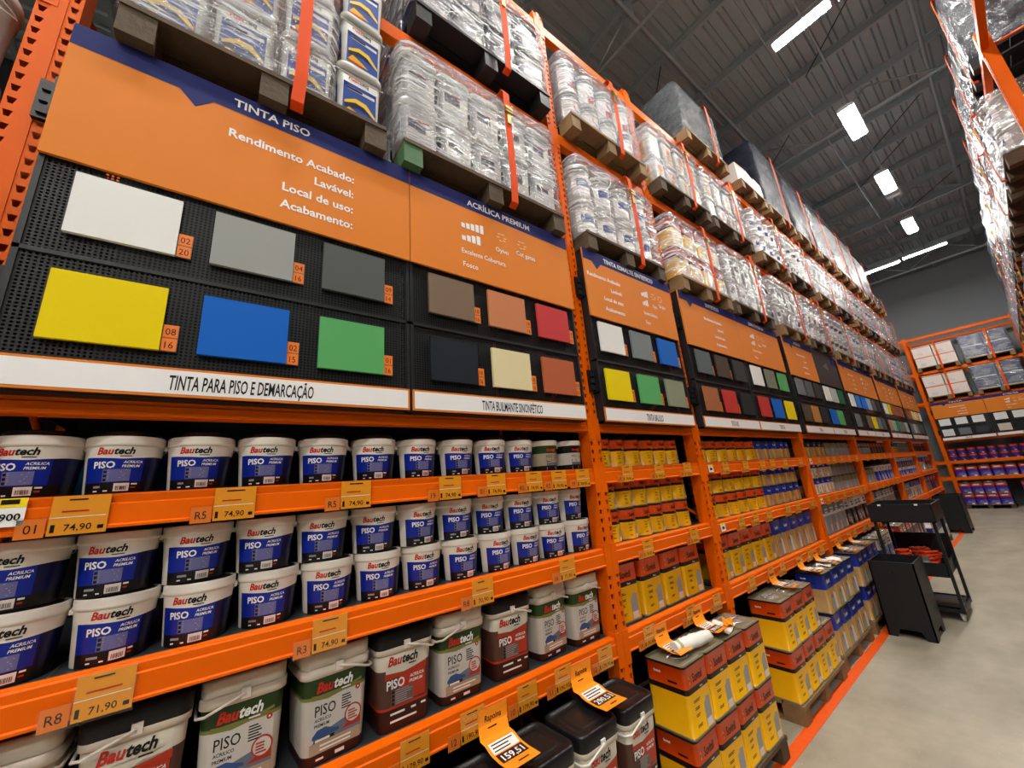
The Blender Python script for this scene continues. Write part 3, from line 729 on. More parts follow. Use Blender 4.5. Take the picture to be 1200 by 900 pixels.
header_board(-0.515, 0.642, -0.19, [ttl('TINTA PISO', 0.055, 0.27)]+side_texts(0.378, 0.053), ('TINTA PARA PISO E DEMARCAÇÃO', 0.405),
             'black sample board under the TINTA PISO header, first board of the row')
header_board(0.646, 1.752, None, [ttl('ACRÍLICA PREMIUM', 1.205, 0.45)]+icon_texts(0.936), ('TINTA BUILMANTE SINONFÉTICO', 0.39),
             'black sample board under the ACRÍLICA PREMIUM header, with brown and red samples')
header_board(1.914, 3.005, 2.05, [ttl('TINTA ESMALTE SINTETICO', 2.45, 0.62)]+side_texts(2.3, 0.042)+icon_texts(2.56, 0.62), ('TINTA BALULO', 0.2),
             'black sample board of the narrow bay, with white, blue and yellow samples')
header_board(3.155, 4.255, 3.33, [ttl('SINTETICO', 3.77, 0.27)]+side_texts(3.9, 0.04), ('TINTA AVIS', 0.14), 'black sample board at the near side of the third bay')
header_board(4.258, 5.395, None, [ttl('ESMALTE PREMIUM', 4.8, 0.4)]+icon_texts(4.55, 0.8), ('TINTA', 0.14), 'black sample board at the far side of the third bay')
header_board(5.59, 6.66, 5.85, [ttl('ACRILICO', 6.1, 0.26)]+side_texts(6.3, 0.038), ('TINTA', 0.12), 'black sample board at the near side of the fourth bay')
header_board(6.663, 7.76, None, [], ('TINTA', 0.14), 'sample board with a dark plain header in the fourth bay', dark=True)
header_board(7.93, 10.17, 8.2, [ttl('TINTA', 9.0, 0.2)]+side_texts(8.7, 0.036)+icon_texts(9.2, 0.9), None, 'wide sample board of the fifth bay',
             strips=[(7.935, 9.05, 'TINTA', 0.12), (9.06, 10.16, 'TINTA', 0.12)])
header_board(10.41, 12.5, 10.7, side_texts(11.2, 0.036)+icon_texts(11.5, 0.9), None, 'wide sample board of the sixth bay',
             strips=[(10.415, 11.45, 'TINTA', 0.12), (11.46, 12.49, 'TINTA', 0.12)])
header_board(12.74, 14.88, 13.0, side_texts(13.5, 0.036)+icon_texts(13.9, 0.9), None, 'wide sample board of the last bay',
             strips=[(12.745, 13.8, 'TINTA', 0.12), (13.81, 14.87, 'TINTA', 0.12)])

def swatch(fr, y, z, col, cname, label, nums=None, w=0.252, h=0.21, x=0.056):
    root = empty('colour_sample', fr.w(x, y, z), fr.rz); b = MB()
    m = M('sample_'+cname, col, 0.7, spec=0.15)
    b.box(0, 0.0135, 0, w, 0, h, m); b.box(-0.006, 0, 0.02, 0.05, h-0.05, h-0.01, BLACKM); b.box(-0.006, 0, w-0.05, w-0.02, h-0.05, h-0.01, BLACKM)
    b.obj('panel', root)
    if nums:
        t = MB(); t.box(0, 0.004, w+0.001, w+0.041, 0.0, 0.09, M('number_tag_back', (120, 92, 84), 0.5))
        for k, s in enumerate(nums):
            z0 = 0.047-0.045*k
            t.rect(w+0.003, w+0.039, z0, z0+0.041, panel_fn(0.0046), OCHRE2); t.text(s, w+0.021, z0+0.008, 0.032, panel_fn(0.0052), BLKT, 0.0, 0.85, 0, 'c')
        t.obj('number_tag', root)
    return tag(root, label, 'colour sample', 'colour samples')
WH, GY, DG, YL, BU, GN = (226, 228, 226), (150, 154, 152), (84, 88, 88), (228, 204, 0), (20, 96, 190), (86, 164, 98)
def set6(fr, ys, cols, where, nums=None, w=0.252, z0=(2.585, 2.25)):
    for r in range(2):
        for k in range(3):
            c = cols[r*3+k]
            if c is None: continue
            lab = '%s colour sample, %s row, %s' % (c[0], ('upper', 'lower')[r], where)
            swatch(fr, ys[k], z0[r], c[1], c[0].replace(' ', '_'), lab, nums[r*3+k] if nums else None, w)
set6(LEFT, (-0.43, -0.087, 0.27), [('white', WH), ('light grey', GY), ('dark grey', DG), ('yellow', YL), ('blue', BU), ('green', GN)], 'the first board',
     [('02', '20'), ('04', '16'), ('09', '14'), ('08', '16'), ('02', '15'), ('01', '16')])
set6(LEFT, (0.737, 1.08, 1.425), [('taupe', (120, 100, 84)), ('tan', (192, 124, 84)), ('rose red', (190, 60, 62)), ('near-black', (28, 34, 42)), ('cream', (218, 206, 164)), ('terracotta', (176, 92, 58))],
     'the second board', [('18', '16')]*6)
set6(LEFT, (1.975, 2.325, 2.672), [('white', (224, 226, 222)), ('mid grey', (118, 126, 130)), ('blue', (14, 80, 180)), ('yellow', (238, 206, 40)), ('green', (26, 112, 66)), ('sage', (132, 140, 116))],
     'the narrow bay\'s board', [('14', '16')]*6)
set6(LEFT, (3.245, 3.595, 3.945), [('slate grey', (88, 96, 100)), ('dark brown', (72, 58, 50)), ('charcoal', (52, 48, 48)), ('brown', (160, 98, 60)), ('red', (184, 52, 44)), ('black', (34, 34, 36))],
     'the third bay\'s near board', [('14', '16'), ('14', '16'), None, ('14', '16'), ('14', '16'), None])
set6(LEFT, (4.37, 4.727, 5.085), [('white', (224, 224, 220)), ('grey green', (118, 122, 104)), ('green', (36, 108, 68)), ('red', (188, 58, 46)), ('blue', (30, 84, 170)), ('yellow', (232, 204, 44))], 'the third bay\'s far board')
set6(LEFT, (5.66, 5.985, 6.31), [('grey', (112, 116, 120)), ('slate', (84, 88, 92)), ('charcoal', (56, 56, 58)), ('umber', (82, 66, 52)), ('ochre', (178, 124, 60)), ('black', (40, 38, 38))], 'the fourth bay\'s near board')
set6(LEFT, (6.76, 7.09, 7.42), [('white', (220, 220, 216)), ('pale grey', (176, 178, 174)), ('dark green', (30, 96, 64)), ('blue', (60, 92, 170)), ('green', (40, 134, 84)), None], 'the dark-headed board')
set6(LEFT, (8.05, 8.4, 8.78), [('white', (216, 218, 220)), ('sky blue', (60, 120, 200)), ('bright blue', (20, 110, 220)), ('grey', (92, 94, 96)), None, ('taupe', (100, 88, 78))], 'the near half of the fifth bay\'s board')
set6(LEFT, (9.15, 9.5, 9.85), [('pale blue', (150, 170, 196)), ('slate', (80, 88, 100)), ('charcoal', (58, 58, 60)), ('yellow', (236, 190, 30)), ('grey', (120, 124, 124)), ('dark grey', (86, 90, 92))], 'the far half of the fifth bay\'s board')
set6(LEFT, (10.5, 10.82, 11.14), [('white', (222, 220, 212)), ('yellow', (232, 180, 50)), ('brown', (140, 84, 54)), ('salmon', (186, 128, 104)), ('mint', (140, 180, 160)), ('teal', (60, 130, 110))], 'the near half of the sixth bay\'s board')
set6(LEFT, (11.5, 11.82, 12.14), [('sienna', (158, 90, 56)), ('russet', (150, 78, 50)), ('brown', (120, 70, 50)), ('grey green', (110, 130, 120)), ('grey', (130, 134, 134)), ('pale grey', (170, 174, 172))], 'the far half of the sixth bay\'s board')
set6(LEFT, (12.85, 13.17, 13.5), [('rust', (160, 84, 46)), ('orange brown', (180, 104, 56)), ('cream', (240, 214, 150)), ('grey', (136, 140, 140)), ('pale grey', (168, 172, 170)), ('mid grey', (120, 124, 124))], 'the near half of the last bay\'s board')
set6(LEFT, (13.9, 14.22, 14.54), [('pale yellow', (244, 214, 140)), ('sand', (214, 186, 130)), ('white', (226, 222, 210)), ('dark grey', (78, 82, 84)), ('slate', (92, 98, 100)), None], 'the far half of the last bay\'s board')

# ------------------------------------------------------------------ goods on the shelves
def row(fr, key, fn, ys, x, z, desc, where, cat, group, jit=0.2, jx=0.006, start=1, rz=0.0, up=None):
    for k, y in enumerate(ys):
        lab = '%s, %s from the near end %s' % (desc, ORD[k+start-1], where)
        place(key, fn, fr.w(x+rnd.uniform(-jx, jx), y, z), fr.rz+rz+rnd.uniform(-jit, jit), lab, cat, group)
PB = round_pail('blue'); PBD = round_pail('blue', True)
ys1 = [-0.412, -0.234, -0.045, 0.147, 0.343, 0.543, 0.742, 0.945, 1.145, 1.335]
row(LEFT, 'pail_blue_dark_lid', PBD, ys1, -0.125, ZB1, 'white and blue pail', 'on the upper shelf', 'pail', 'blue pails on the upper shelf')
place('pail_olive', round_pail('olive'), (-0.125, 1.525, ZB1), 0.1, 'pail with a sand and green label on the upper shelf, beside the blue pails', 'pail')
place('pail_dark', round_pail('dark'), (-0.125, 1.722, ZB1), 0.15, 'black and grey pail at the far end of the upper shelf in the first bay', 'pail')
ys2 = [-0.405+0.1905*k for k in range(12)]
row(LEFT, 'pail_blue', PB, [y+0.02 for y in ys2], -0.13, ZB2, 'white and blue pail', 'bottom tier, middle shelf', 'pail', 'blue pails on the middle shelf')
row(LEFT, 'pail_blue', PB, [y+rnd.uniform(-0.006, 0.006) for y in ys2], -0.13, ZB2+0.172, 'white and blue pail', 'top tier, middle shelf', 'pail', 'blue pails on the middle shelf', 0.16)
BG = {}
for k, (y, kind, lid, sd) in enumerate([(-0.36, 'red', 'white', 1), (-0.105, 'red', 'black', -1), (0.142, 'green', 'white', -1), (0.402, 'green', 'white', 1), (0.657, 'red', 'black', 1),
                                        (0.91, 'green', 'white', -1), (1.18, 'red', 'black', 1), (1.44, 'green', 'white', 1), (1.683, 'green', 'white', 1)]):
    d = 'red-brown square bucket with %s lid' % lid if kind == 'red' else 'square bucket with a green-topped label'
    place(('bucket', kind, lid, sd), square_bucket(kind, lid, sd), (-0.17+rnd.uniform(-0.01, 0.01), y, ZB3), rnd.uniform(-0.05, 0.1), '%s, %s from near end of the lower shelf' % (d, ORD[k]), 'bucket', 'buckets on the lower shelf')
for i in range(7):  # added black panels stand in for the shade behind the shelves
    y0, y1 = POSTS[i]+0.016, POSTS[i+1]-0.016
    b = MB(); b.box(-0.995, -0.985, 0, y1-y0, 0.0, 3.8, M('shade_panel_black', (22, 22, 24), 0.7, spec=0.1))
    for k in range(int((y1-y0)/0.3)): b.box(-0.985, -0.979, 0.15+0.3*k, 0.17+0.3*k, 0.0, 3.8, M('shade_panel_black', (22, 22, 24)))
    o = b.obj('shade_panel'); o.location = (0, y0, 0.0); tag(o, 'added black panel for the shade behind the shelves of the %s' % BAYN[i], 'shade panel')
b = MB(); b.box(-0.995, -0.985, -2.9, -0.596, 0.0, 2.3, M('shade_panel_black', (22, 22, 24))); b.box(-0.985, -0.979, -1.8, -1.77, 0.0, 2.3, M('shade_panel_black', (22, 22, 24)))  # one more added panel, darkening the bay before the first upright
tag(b.obj('shade_panel'), 'added black panel for the shade before the first upright of the long rack', 'shade panel')
# blue crate at the back of the upper shelf
c = MB(); c.loft([rr(0.3, 0.36, 0.02, 0), rr(0.34, 0.4, 0.02, 0.22), rr(0.36, 0.42, 0.02, 0.222), rr(0.36, 0.42, 0.02, 0.235), rr(0.33, 0.39, 0.02, 0.235), rr(0.28, 0.34, 0.02, 0.01)], M('crate_blue', (40, 110, 170), 0.45))
o = c.obj('plastic_crate'); o.location = (-0.72, -0.28, ZB1); tag(o, 'blue plastic crate at the back behind the first pail of the upper shelf', 'crate')

def can_rows(i, spec):
    """spec: (shelf, tiers, [(count, key, fn, desc)], margins)"""
    y0, y1 = POSTS[i], POSTS[i+1]
    for shelf, tiers, parts, hz, x, ya, yb in spec:
        tot = sum(p[0] for p in parts)
        for t in range(tiers):
            k = 0
            for n, key, fn, desc in parts:
                for q in range(n):
                    y = ya+(yb-ya)*(k+0.5)/tot
                    tn = '' if tiers == 1 else (' lower tier' if t == 0 else ' upper tier')
                    lab = '%s, %s from near end, %s%s, %s' % (desc, ORD[q], shelf, tn, BAYN[i])
                    place(key, fn, (x+rnd.uniform(-0.008, 0.008), y+rnd.uniform(-0.004, 0.004), LV[shelf]+t*hz), rnd.uniform(-0.06, 0.06), lab, 'paint can', '%s of the %s' % (shelf, BAYN[i]))
                    k += 1
rc = lambda v, h=0.19, r=0.0875: (('rc', v, h, r), round_can(v, r, h))
sc = lambda v, w=0.236, h=0.325: (('sc', v, w, h), square_can(v, w, h))
P = lambda n, k, d: (n,)+k+(d,)
can_rows(1, [('upper shelf', 1, [P(6, rc('yellow'), 'orange and yellow tin')], 0.192, -0.14, 1.93, 2.92),
             ('middle shelf', 2, [P(6, rc('yellow'), 'orange and yellow tin')], 0.192, -0.14, 1.93, 2.92),
             ('lower shelf', 1, [P(4, sc('yellow', 0.236, 0.33), 'tall orange and yellow can')], 0.33, -0.19, 1.93, 2.93)])
can_rows(2, [('upper shelf', 1, [P(6, rc('yellow'), 'orange and yellow tin'), P(5, rc('blue'), 'blue and tan tin')], 0.192, -0.14, 3.18, 5.3),
             ('middle shelf', 2, [P(6, rc('yellow'), 'orange and yellow tin'), P(5, rc('blue'), 'blue and tan tin')], 0.192, -0.14, 3.18, 5.3),
             ('lower shelf', 1, [P(5, sc('yellow', 0.205, 0.33), 'tall orange and yellow can'), P(5, sc('blue', 0.205, 0.33), 'tall blue and tan can')], 0.33, -0.16, 3.17, 5.36)])
can_rows(3, [('upper shelf', 1, [P(5, rc('darkblue'), 'dark blue tin'), P(5, rc('khaki'), 'khaki and grey tin')], 0.192, -0.14, 5.58, 7.7),
             ('middle shelf', 2, [P(5, rc('bluewhite'), 'blue and white tin'), P(6, rc('khaki'), 'khaki and grey tin')], 0.192, -0.14, 5.58, 7.75),
             ('lower shelf', 1, [P(5, sc('steel', 0.2, 0.34), 'tall blue-grey can'), P(5, sc('whiteblack', 0.2, 0.34), 'tall white and black can')], 0.33, -0.16, 5.58, 7.75)])
can_rows(4, [('upper shelf', 1, [P(5, rc('grey'), 'dull grey tin'), P(5, rc('brown'), 'brown tin')], 0.192, -0.14, 7.98, 10.1),
             ('middle shelf', 1, [P(4, rc('khaki', 0.22), 'khaki tin'), P(6, sc('whiteblue', 0.19, 0.26), 'white and blue square can')], 0.192, -0.14, 7.98, 10.15),
             ('lower shelf', 1, [P(8, sc('steel', 0.2, 0.3), 'blue-grey square can')], 0.33, -0.2, 8.1, 10.0)])
can_rows(5, [('upper shelf', 1, [P(5, rc('darkblue'), 'dark blue tin'), P(5, rc('khaki'), 'khaki tin')], 0.192, -0.14, 10.4, 12.5),
             ('middle shelf', 2, [P(9, sc('whiteblue', 0.2, 0.17), 'low white and blue can')], 0.172, -0.14, 10.4, 12.5),
             ('lower shelf', 1, [P(4, sc('steel', 0.21, 0.3), 'blue-grey square can'), P(5, sc('bluewhite', 0.21, 0.3), 'blue and white square can')], 0.33, -0.16, 10.4, 12.5)])
can_rows(6, [('upper shelf', 1, [P(9, rc('brown'), 'brown tin')], 0.192, -0.14, 12.7, 14.9),
             ('middle shelf', 1, [P(5, sc('bluewhite', 0.19, 0.3), 'blue and white can'), P(5, sc('brown', 0.19, 0.3), 'brown can')], 0.172, -0.14, 12.7, 14.9),
             ('lower shelf', 1, [P(5, sc('grey', 0.19, 0.3), 'grey square can'), P(5, sc('purple', 0.19, 0.3), 'orange and purple square can')], 0.33, -0.16, 12.7, 14.9)])

# ------------------------------------------------------------------ price tags
def price_tag(code, price):
    def f():
        root = empty('price_tag')
        c = MB(); c.box(0, 0.002, -0.05, 0.06, -0.05, 0.05, OCHRE)
        g = panel_fn(0.0026)
        c.lines(-0.02, 0.03, 0.042, 1, 0.01, 0.004, g, BLKT); c.lines(-0.03, 0.04, 0.012, 1, 0.01, 0.004, g, REDT); c.rect(-0.05, 0.055, -0.006, -0.004, g, WHT)
        c.text(price, 0.005, -0.04, 0.024, g, BLKT, 0.01, 1.0, 0, 'c'); c.rect(-0.045, -0.037, -0.042, -0.022, g, CAN_BK); c.rect(0.042, 0.054, -0.04, -0.03, g, CAN_BK)
        c.obj('price_card', root)
        k = MB(); k.box(0, 0.002, -0.105, -0.054, -0.052, -0.004, OCHRE2); k.text(code, -0.08, -0.04, 0.032, g, BLKT, 0.0, 0.9, 0, 'c'); k.obj('code_card', root)
        a = MB(); a.box(0.003, 0.0045, -0.054, 0.064, -0.056, 0.054, ACRYL); a.box(0.003, 0.0045, -0.109, -0.054, -0.056, 0.0, ACRYL); a.box(-0.004, 0.0045, -0.054, 0.064, 0.054, 0.0555, ACRYL); a.obj('clear_holder', root)
        return root
    return f
def add_tags(ys, z, code, price, shelf, bay, fr=LEFT, x=0.0065):
    for k, y in enumerate(ys):
        cd = code[k % len(code)]; pr = price[k % len(price)]
        place(('tag', cd, pr), price_tag(cd, pr), fr.w(x, y, z), fr.rz, 'orange price tag, %s along the %s beam of the %s' % (ORD[k], shelf, bay), 'price tag', 'price tags')
add_tags([-0.29, 0.055, 0.435, 0.84, 1.09, 1.33, 1.51, 1.70], ZB1-0.052, ['01', 'R5', 'R5', '19'], ['74,90', '74,90', '74,90', '74,90'], 'upper', BAYN[0])
add_tags([-0.18, 0.36, 0.98, 1.5], ZB2-0.052, ['R8', 'R3', 'R8', '16'], ['71,90', '74,90', '70,90'], 'middle', BAYN[0])
add_tags([0.35, 0.66, 0.9, 1.18, 1.40, 1.70], ZB3-0.06, ['10', '11', '12'], ['190,90', '179,90'], 'lower', BAYN[0])
add_tags([2.12, 2.48, 2.85], ZB1-0.045, ['14', '15'], ['74,90'], 'upper', BAYN[1])
add_tags([2.21, 2.77], ZB2-0.055, ['14', '15'], ['74,90'], 'middle', BAYN[1])
add_tags([2.09, 2.55, 2.90], ZB3-0.06, ['14', '15'], ['190,90'], 'lower', BAYN[1])
for i, n in ((2, 6), (3, 6), (4, 5)):
    for z, s in ((ZB1, 'upper'), (ZB2, 'middle'), (ZB3, 'lower')):
        add_tags([POSTS[i]+0.2+(2.1)*(k+0.5+rnd.uniform(-0.2, 0.2))/n for k in range(n)], z-0.055, ['14', '15'], ['74,90', '190,90'], s, BAYN[i])
t = MB(); t.box(0, 0.002, -0.065, 0.024, -0.035, 0.035, WHT); t.rect(-0.065, 0.024, 0.012, 0.035, panel_fn(0.0025), YELT); t.lines(-0.02, 0.02, 0.032, 1, 0.01, 0.012, panel_fn(0.003), BLKT)
t.text('900', 0.0, -0.02, 0.024, panel_fn(0.003), BLKT, 0.025, 1.0, 0, 'c'); o = t.obj('shelf_tag'); o.location = (0.0065, -0.408, 1.792); tag(o, 'white and yellow shelf tag reading 900 on the upper beam', 'shelf tag')
t = MB(); t.box(0, 0.002, -0.04, 0.04, -0.035, 0.035, WHT); t.rect(-0.04, 0.04, 0.012, 0.035, panel_fn(0.0025), YELT); o = t.obj('shelf_tag'); o.location = (0.0065, -0.42, 1.32); tag(o, 'white and yellow shelf tag on the middle beam at its near end', 'shelf tag')
for i, nm in ((2, 'third'), (3, 'fourth')):
    for z, s in ((ZB1, 'upper'), (ZB2, 'middle')):
        t = MB(); t.box(0, 0.002, -0.035, 0.035, -0.03, 0.03, WHT); t.rect(-0.035, 0.035, 0.015, 0.03, panel_fn(0.0025), YELT); t.rect(-0.02, 0.02, -0.015, 0.005, panel_fn(0.0025), BLKT)
        o = t.obj('shelf_tag'); o.location = (0.0065, POSTS[i]+0.12, z-0.05); tag(o, 'small white shelf tag at the near end of the %s beam, %s bay' % (s, nm), 'shelf tag')

# ------------------------------------------------------------------ pallets and their loads
def pallet(W, D, H, mat, mat2=None):
    def f():
        root = empty('pallet'); b = MB(); n = 7; dw = D/n
        for k in range(n): b.box(-dw*(k+1)+0.012, -dw*k, -W/2, W/2, H-0.022+(0.002 if k % 2 else 0), H, mat)
        b.obj('deck_boards', root)
        for k, y in enumerate((-W/2+0.05, 0, W/2-0.05)):
            s = MB(); m = mat2 if (mat2 and k == 0) else mat
            for x0, x1 in ((-0.145, -0.006), (-D/2-0.07, -D/2+0.07), (-D, -D+0.14)): s.box(x0, x1, y-0.05, y+0.05, 0.018, H-0.022, m)
            s.box(-D, -0.006, y-0.05, y+0.05, 0, 0.018, m)
            s.obj('block', root)
        return root
    return f
def add_pallet(fr, y, z, x, W, label, D=1.0, H=0.14, mat=WOOD, mat2=None):
    return place(('pal', round(W, 2), D, H, mat.name, mat2.name if mat2 else ''), pallet(W, D, H, mat, mat2), fr.w(x, y, z), fr.rz, label, 'pallet', 'pallets')

def shell(w, d, h, seed, amp, mat, name, rough=1.0, nz=22, top=True):
    """wrap drawn over a load: rounded block with dents and folds (front at x = 0, base at z = 0)"""
    r = random.Random(seed); b = MB(); m = 96
    base = rr(d, w, 0.07, 0, 6)
    # resample the outline evenly
    pts = base+[base[0]]; seg = [math.dist(pts[k], pts[k+1]) for k in range(len(base))]; tot = sum(seg); out = []; acc = 0; k = 0
    for j in range(m):
        t = tot*j/m
        while acc+seg[k] < t: acc += seg[k]; k += 1
        u = (t-acc)/seg[k]; a, c = pts[k], pts[k+1]; out.append((a[0]+(c[0]-a[0])*u, a[1]+(c[1]-a[1])*u))
    wv = [(r.uniform(2, 26), r.randint(1, 9), r.uniform(0, 6.3), r.uniform(0.2, 1)/ (1+q*0.3)) for q in range(9)]
    rings = []
    for i in range(nz+1):
        z = h*i/nz; ring = []
        for j, (x, y) in enumerate(out):
            q = sum(A*math.sin(f*z*rough+n*2*PI*j/m+p) for f, n, p, A in wv)/3+r.uniform(-0.35, 0.35)
            e = amp*q*(0.3 if i in (0, nz) else 1)
            l = math.hypot(x, y); k2 = 1+e/l
            ring.append((x*k2-d/2, y*k2, z))
        rings.append(ring)
    if top:
        rings.append([((x+d/2)*0.9-d/2, y*0.9, z+0.012) for x, y, z in rings[-1]])
    b.loft(rings, mat, False, top)
    return b

def strap(fr, x, y, z0, z1, label, buckle=True):
    root = empty('ratchet_strap', fr.w(x, y, z0), fr.rz); b = MB(); h = z1-z0; s = 0.012
    vs = []
    path = [(-0.5, h+0.012), (0.0, h+0.014), (0.012, h-0.01), (0.016, h*0.5), (0.012, 0.02), (0.004, -0.135), (-0.03, -0.147)]
    ring = lambda p, q, o: [(p, -0.024+o, q), (p, 0.024+o, q), (p+0.0035, 0.024+o, q+0.0035), (p+0.0035, -0.024+o, q+0.0035)]
    b.loft([ring(p, q, rnd.uniform(-0.004, 0.004)) for p, q in path], STRAP, smooth=False); b.obj('webbing', root)
    if buckle:
        c = MB(); c.box(0.016, 0.034, -0.026, 0.026, h*0.74, h*0.8, BRASS); c.tube([(0.03, -0.03, h*0.77), (0.03, 0.03, h*0.77)], 0.008, BRASS, 8); c.box(0.02, 0.028, -0.015, 0.015, h*0.62, h*0.75, BRASS); c.obj('buckle', root)
    return tag(root, label, 'strap', 'ratchet straps')

SEED = [10]
def load(fr, y0, y1, z, where, items, ncol, tiers, hz, desc, film=FILM, x=0.1, back=2, step=0.252, film_span=None, st=True, pmat=WOOD, pmat2=None, amp=0.012, D=1.0):
    """a pallet with its goods, the wrap round them and the strap over them"""
    c = (y0+y1)/2; W = y1-y0
    add_pallet(fr, c, z, x+0.02, W, '%s itself, under its goods' % where, D=D, mat=pmat, mat2=pmat2)
    zb = z+0.14; pitch = W/ncol
    key, fn, half = items
    for t in range(tiers):
        for k in range(ncol):
            for d in range(1+(back if k == 0 else 0)):
                yy = y0+pitch*(k+0.5)
                tn = ['bottom', 'second', 'third'][t]
                lab = '%s, %s tier, %s from near end, %s' % (desc, tn, ORD[k], where) if d == 0 else '%s, %s tier, %s row back, %s' % (desc, tn, ORD[d], where)
                place(key, fn, fr.w(x-half-0.004-d*step, yy+rnd.uniform(-0.004, 0.004), zb+t*hz), fr.rz+rnd.uniform(-0.08, 0.08), lab, 'paint pail', 'wrapped pails on pallets')
    H = hz*tiers+0.01
    if film:
        a, b_ = film_span or (y0-0.006, y1+0.006); SEED[0] += 1
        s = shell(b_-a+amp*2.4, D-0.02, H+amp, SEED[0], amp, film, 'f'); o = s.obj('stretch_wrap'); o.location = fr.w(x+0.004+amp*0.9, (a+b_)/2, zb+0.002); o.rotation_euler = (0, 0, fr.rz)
        tag(o, 'clear stretch wrap round the goods of the %s' % where, 'plastic wrap', 'stretch wrap')
    if st: strap(fr, x+0.014+amp*2.4, c+W*0.09, zb, zb+H+amp+0.012, 'orange strap over the goods of the %s' % where)
def bulk(fr, y0, y1, z, h, where, film, look, x=0.1, amp=0.02, pmat=WOOD, D=1.0, st=True):
    c = (y0+y1)/2; W = y1-y0
    add_pallet(fr, c, z, x+0.02, W, 'pallet under the %s' % where, D=D, mat=pmat)
    SEED[0] += 1
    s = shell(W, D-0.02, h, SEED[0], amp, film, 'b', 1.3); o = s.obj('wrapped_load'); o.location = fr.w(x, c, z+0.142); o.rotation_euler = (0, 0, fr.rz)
    tag(o, look, 'wrapped pallet load', 'wrapped pallet loads')
    if st: strap(fr, x+amp*0.7+0.002, c+W*0.2, z+0.14, z+0.14+h+0.02, 'orange strap over the %s' % where, False)

PIC = (('pp', 'blue'), picture_pail('blue'), 0.122); PLN = (('pp', 'plain'), picture_pail('plain'), 0.122); PYE = (('pp', 'yellow'), picture_pail('yellow'), 0.122)
DRP = (('dr', 'plain'), round_drum('plain'), 0.126); DRM = (('dr', 'metal'), round_drum('metal'), 0.126); DRG = (('dr', 'grey'), round_drum('grey'), 0.126)
CYE = (('sc', 'yellow', 0.236, 0.325), square_can('yellow'), 0.12); CDK = (('sc', 'navy', 0.236, 0.325), square_can('navy'), 0.12)
L1, L2, L3 = 3.36, 4.44, 5.62
load(LEFT, -0.42, 0.51, L1, 'pallet over TINTA PISO', PIC, 4, 3, 0.337, 'white bucket with yellow swoosh', FILM_B, back=0, film_span=(-0.43, 0.275), pmat=WOODD)
load(LEFT, 0.60, 1.72, L1, 'pallet over second board', PLN, 5, 2, 0.337, 'grey and white square bucket', FILM_B, pmat=WOODD, pmat2=PALG, amp=0.016)
load(LEFT, 0.68, 1.74, L2, 'black pallet above second board', CDK, 4, 2, 0.327, 'dark blue can', FILM_B, pmat=PALB, amp=0.02)
load(LEFT, 1.97, 2.96, L1, 'narrow bay lower pallet', DRP, 4, 2, 0.33, 'round white pail', FILM_B, x=0.08, pmat=WOODD, amp=0.018)
load(LEFT, 1.97, 2.96, L2, 'narrow bay upper pallet', DRM, 4, 2, 0.33, 'red and white pail', FILM, x=0.1)
load(LEFT, 3.21, 4.18, L1, 'third bay lower near pallet', CYE, 4, 2, 0.326, 'orange and yellow can', FILM_B)
load(LEFT, 4.28, 5.32, L1, 'third bay lower far pallet', PLN, 4, 2, 0.337, 'grey and white square bucket', FILM_B, pmat=WOODD, amp=0.016)
load(LEFT, 3.20, 4.19, L2, 'third bay upper near pallet', PYE, 4, 2, 0.337, 'yellow striped white bucket', FILM, pmat=WOODD)
load(LEFT, 4.28, 5.34, L2, 'third bay upper far pallet', PYE, 4, 2, 0.337, 'yellow striped white bucket', FILM, pmat=WOODD)
bulk(LEFT, 4.12, 5.2, L3, 0.78, 'silver bundle on top of the third bay', FILM_S, 'bulky load in silver-grey wrap on top of the third bay', pmat=WOOD)
n4 = [('near', 0), ('far', 1)]
for i, y0 in ((3, POSTS[3]), (4, POSTS[4]), (5, POSTS[5]), (6, POSTS[6])):
    y1 = POSTS[i+1]; mid = (y0+y1)/2
    for lv, ln in ((L1, 'lower'), (L2, 'upper')):
        for sd, k in n4:
            a, b_ = (y0+0.13, mid-0.07) if k == 0 else (mid+0.07, y1-0.13)
            it, ds = [(DRG, 'grey round pail'), (PLN, 'grey and white bucket'), (DRP, 'round white pail'), (DRM, 'red and white pail')][(i*3+k*2+(1 if lv > 4 else 0)) % 4]
            load(LEFT, a, b_, lv, '%s %s %s pallet' % (BAYN[i], ln, sd), it, 4, 2, 0.337 if it is PLN else 0.33, ds, FILM_B if k else FILM, back=1, amp=0.02, pmat=(WOOD, WOODD)[k])
load(LEFT, 5.6, 6.5, L3, 'pallet topping fourth bay', (('ct', 'white'), carton('white'), 0.147), 3, 1, 0.302, 'white carton with orange tape', None, st=False, step=0.31)
bulk(LEFT, 6.6, 7.75, L3, 1.3, 'black bundle on top of the fourth bay', FILM_D, 'tall load in black wrap on top of the fourth bay')
for i, hs in ((4, (1.2, 1.15)), (5, (1.15, 1.2)), (6, (1.1, 0.3))):
    y0, y1 = POSTS[i], POSTS[i+1]; mid = (y0+y1)/2
    for k, (sd, _) in enumerate(n4):
        a, b_ = (y0+0.08, mid-0.04) if k == 0 else (mid+0.04, y1-0.08)
        fm = FILM_D if (i+k) % 2 == 0 else FILM_S
        bulk(LEFT, a, b_, L3, hs[k], '%s bundle on top of the %s' % (sd, BAYN[i]), fm, 'tall load in %s wrap at the %s end on top of the %s' % ('black' if fm is FILM_D else 'silver-grey', sd, BAYN[i]))
# the goods left of the first upright
load(LEFT, -1.68, -0.645, 2.62, 'pallet before the first upright', (('dr', 'plain'), round_drum('plain'), 0.126), 4, 2, 0.33, 'round white pail', None, back=0, st=False, x=0.1)

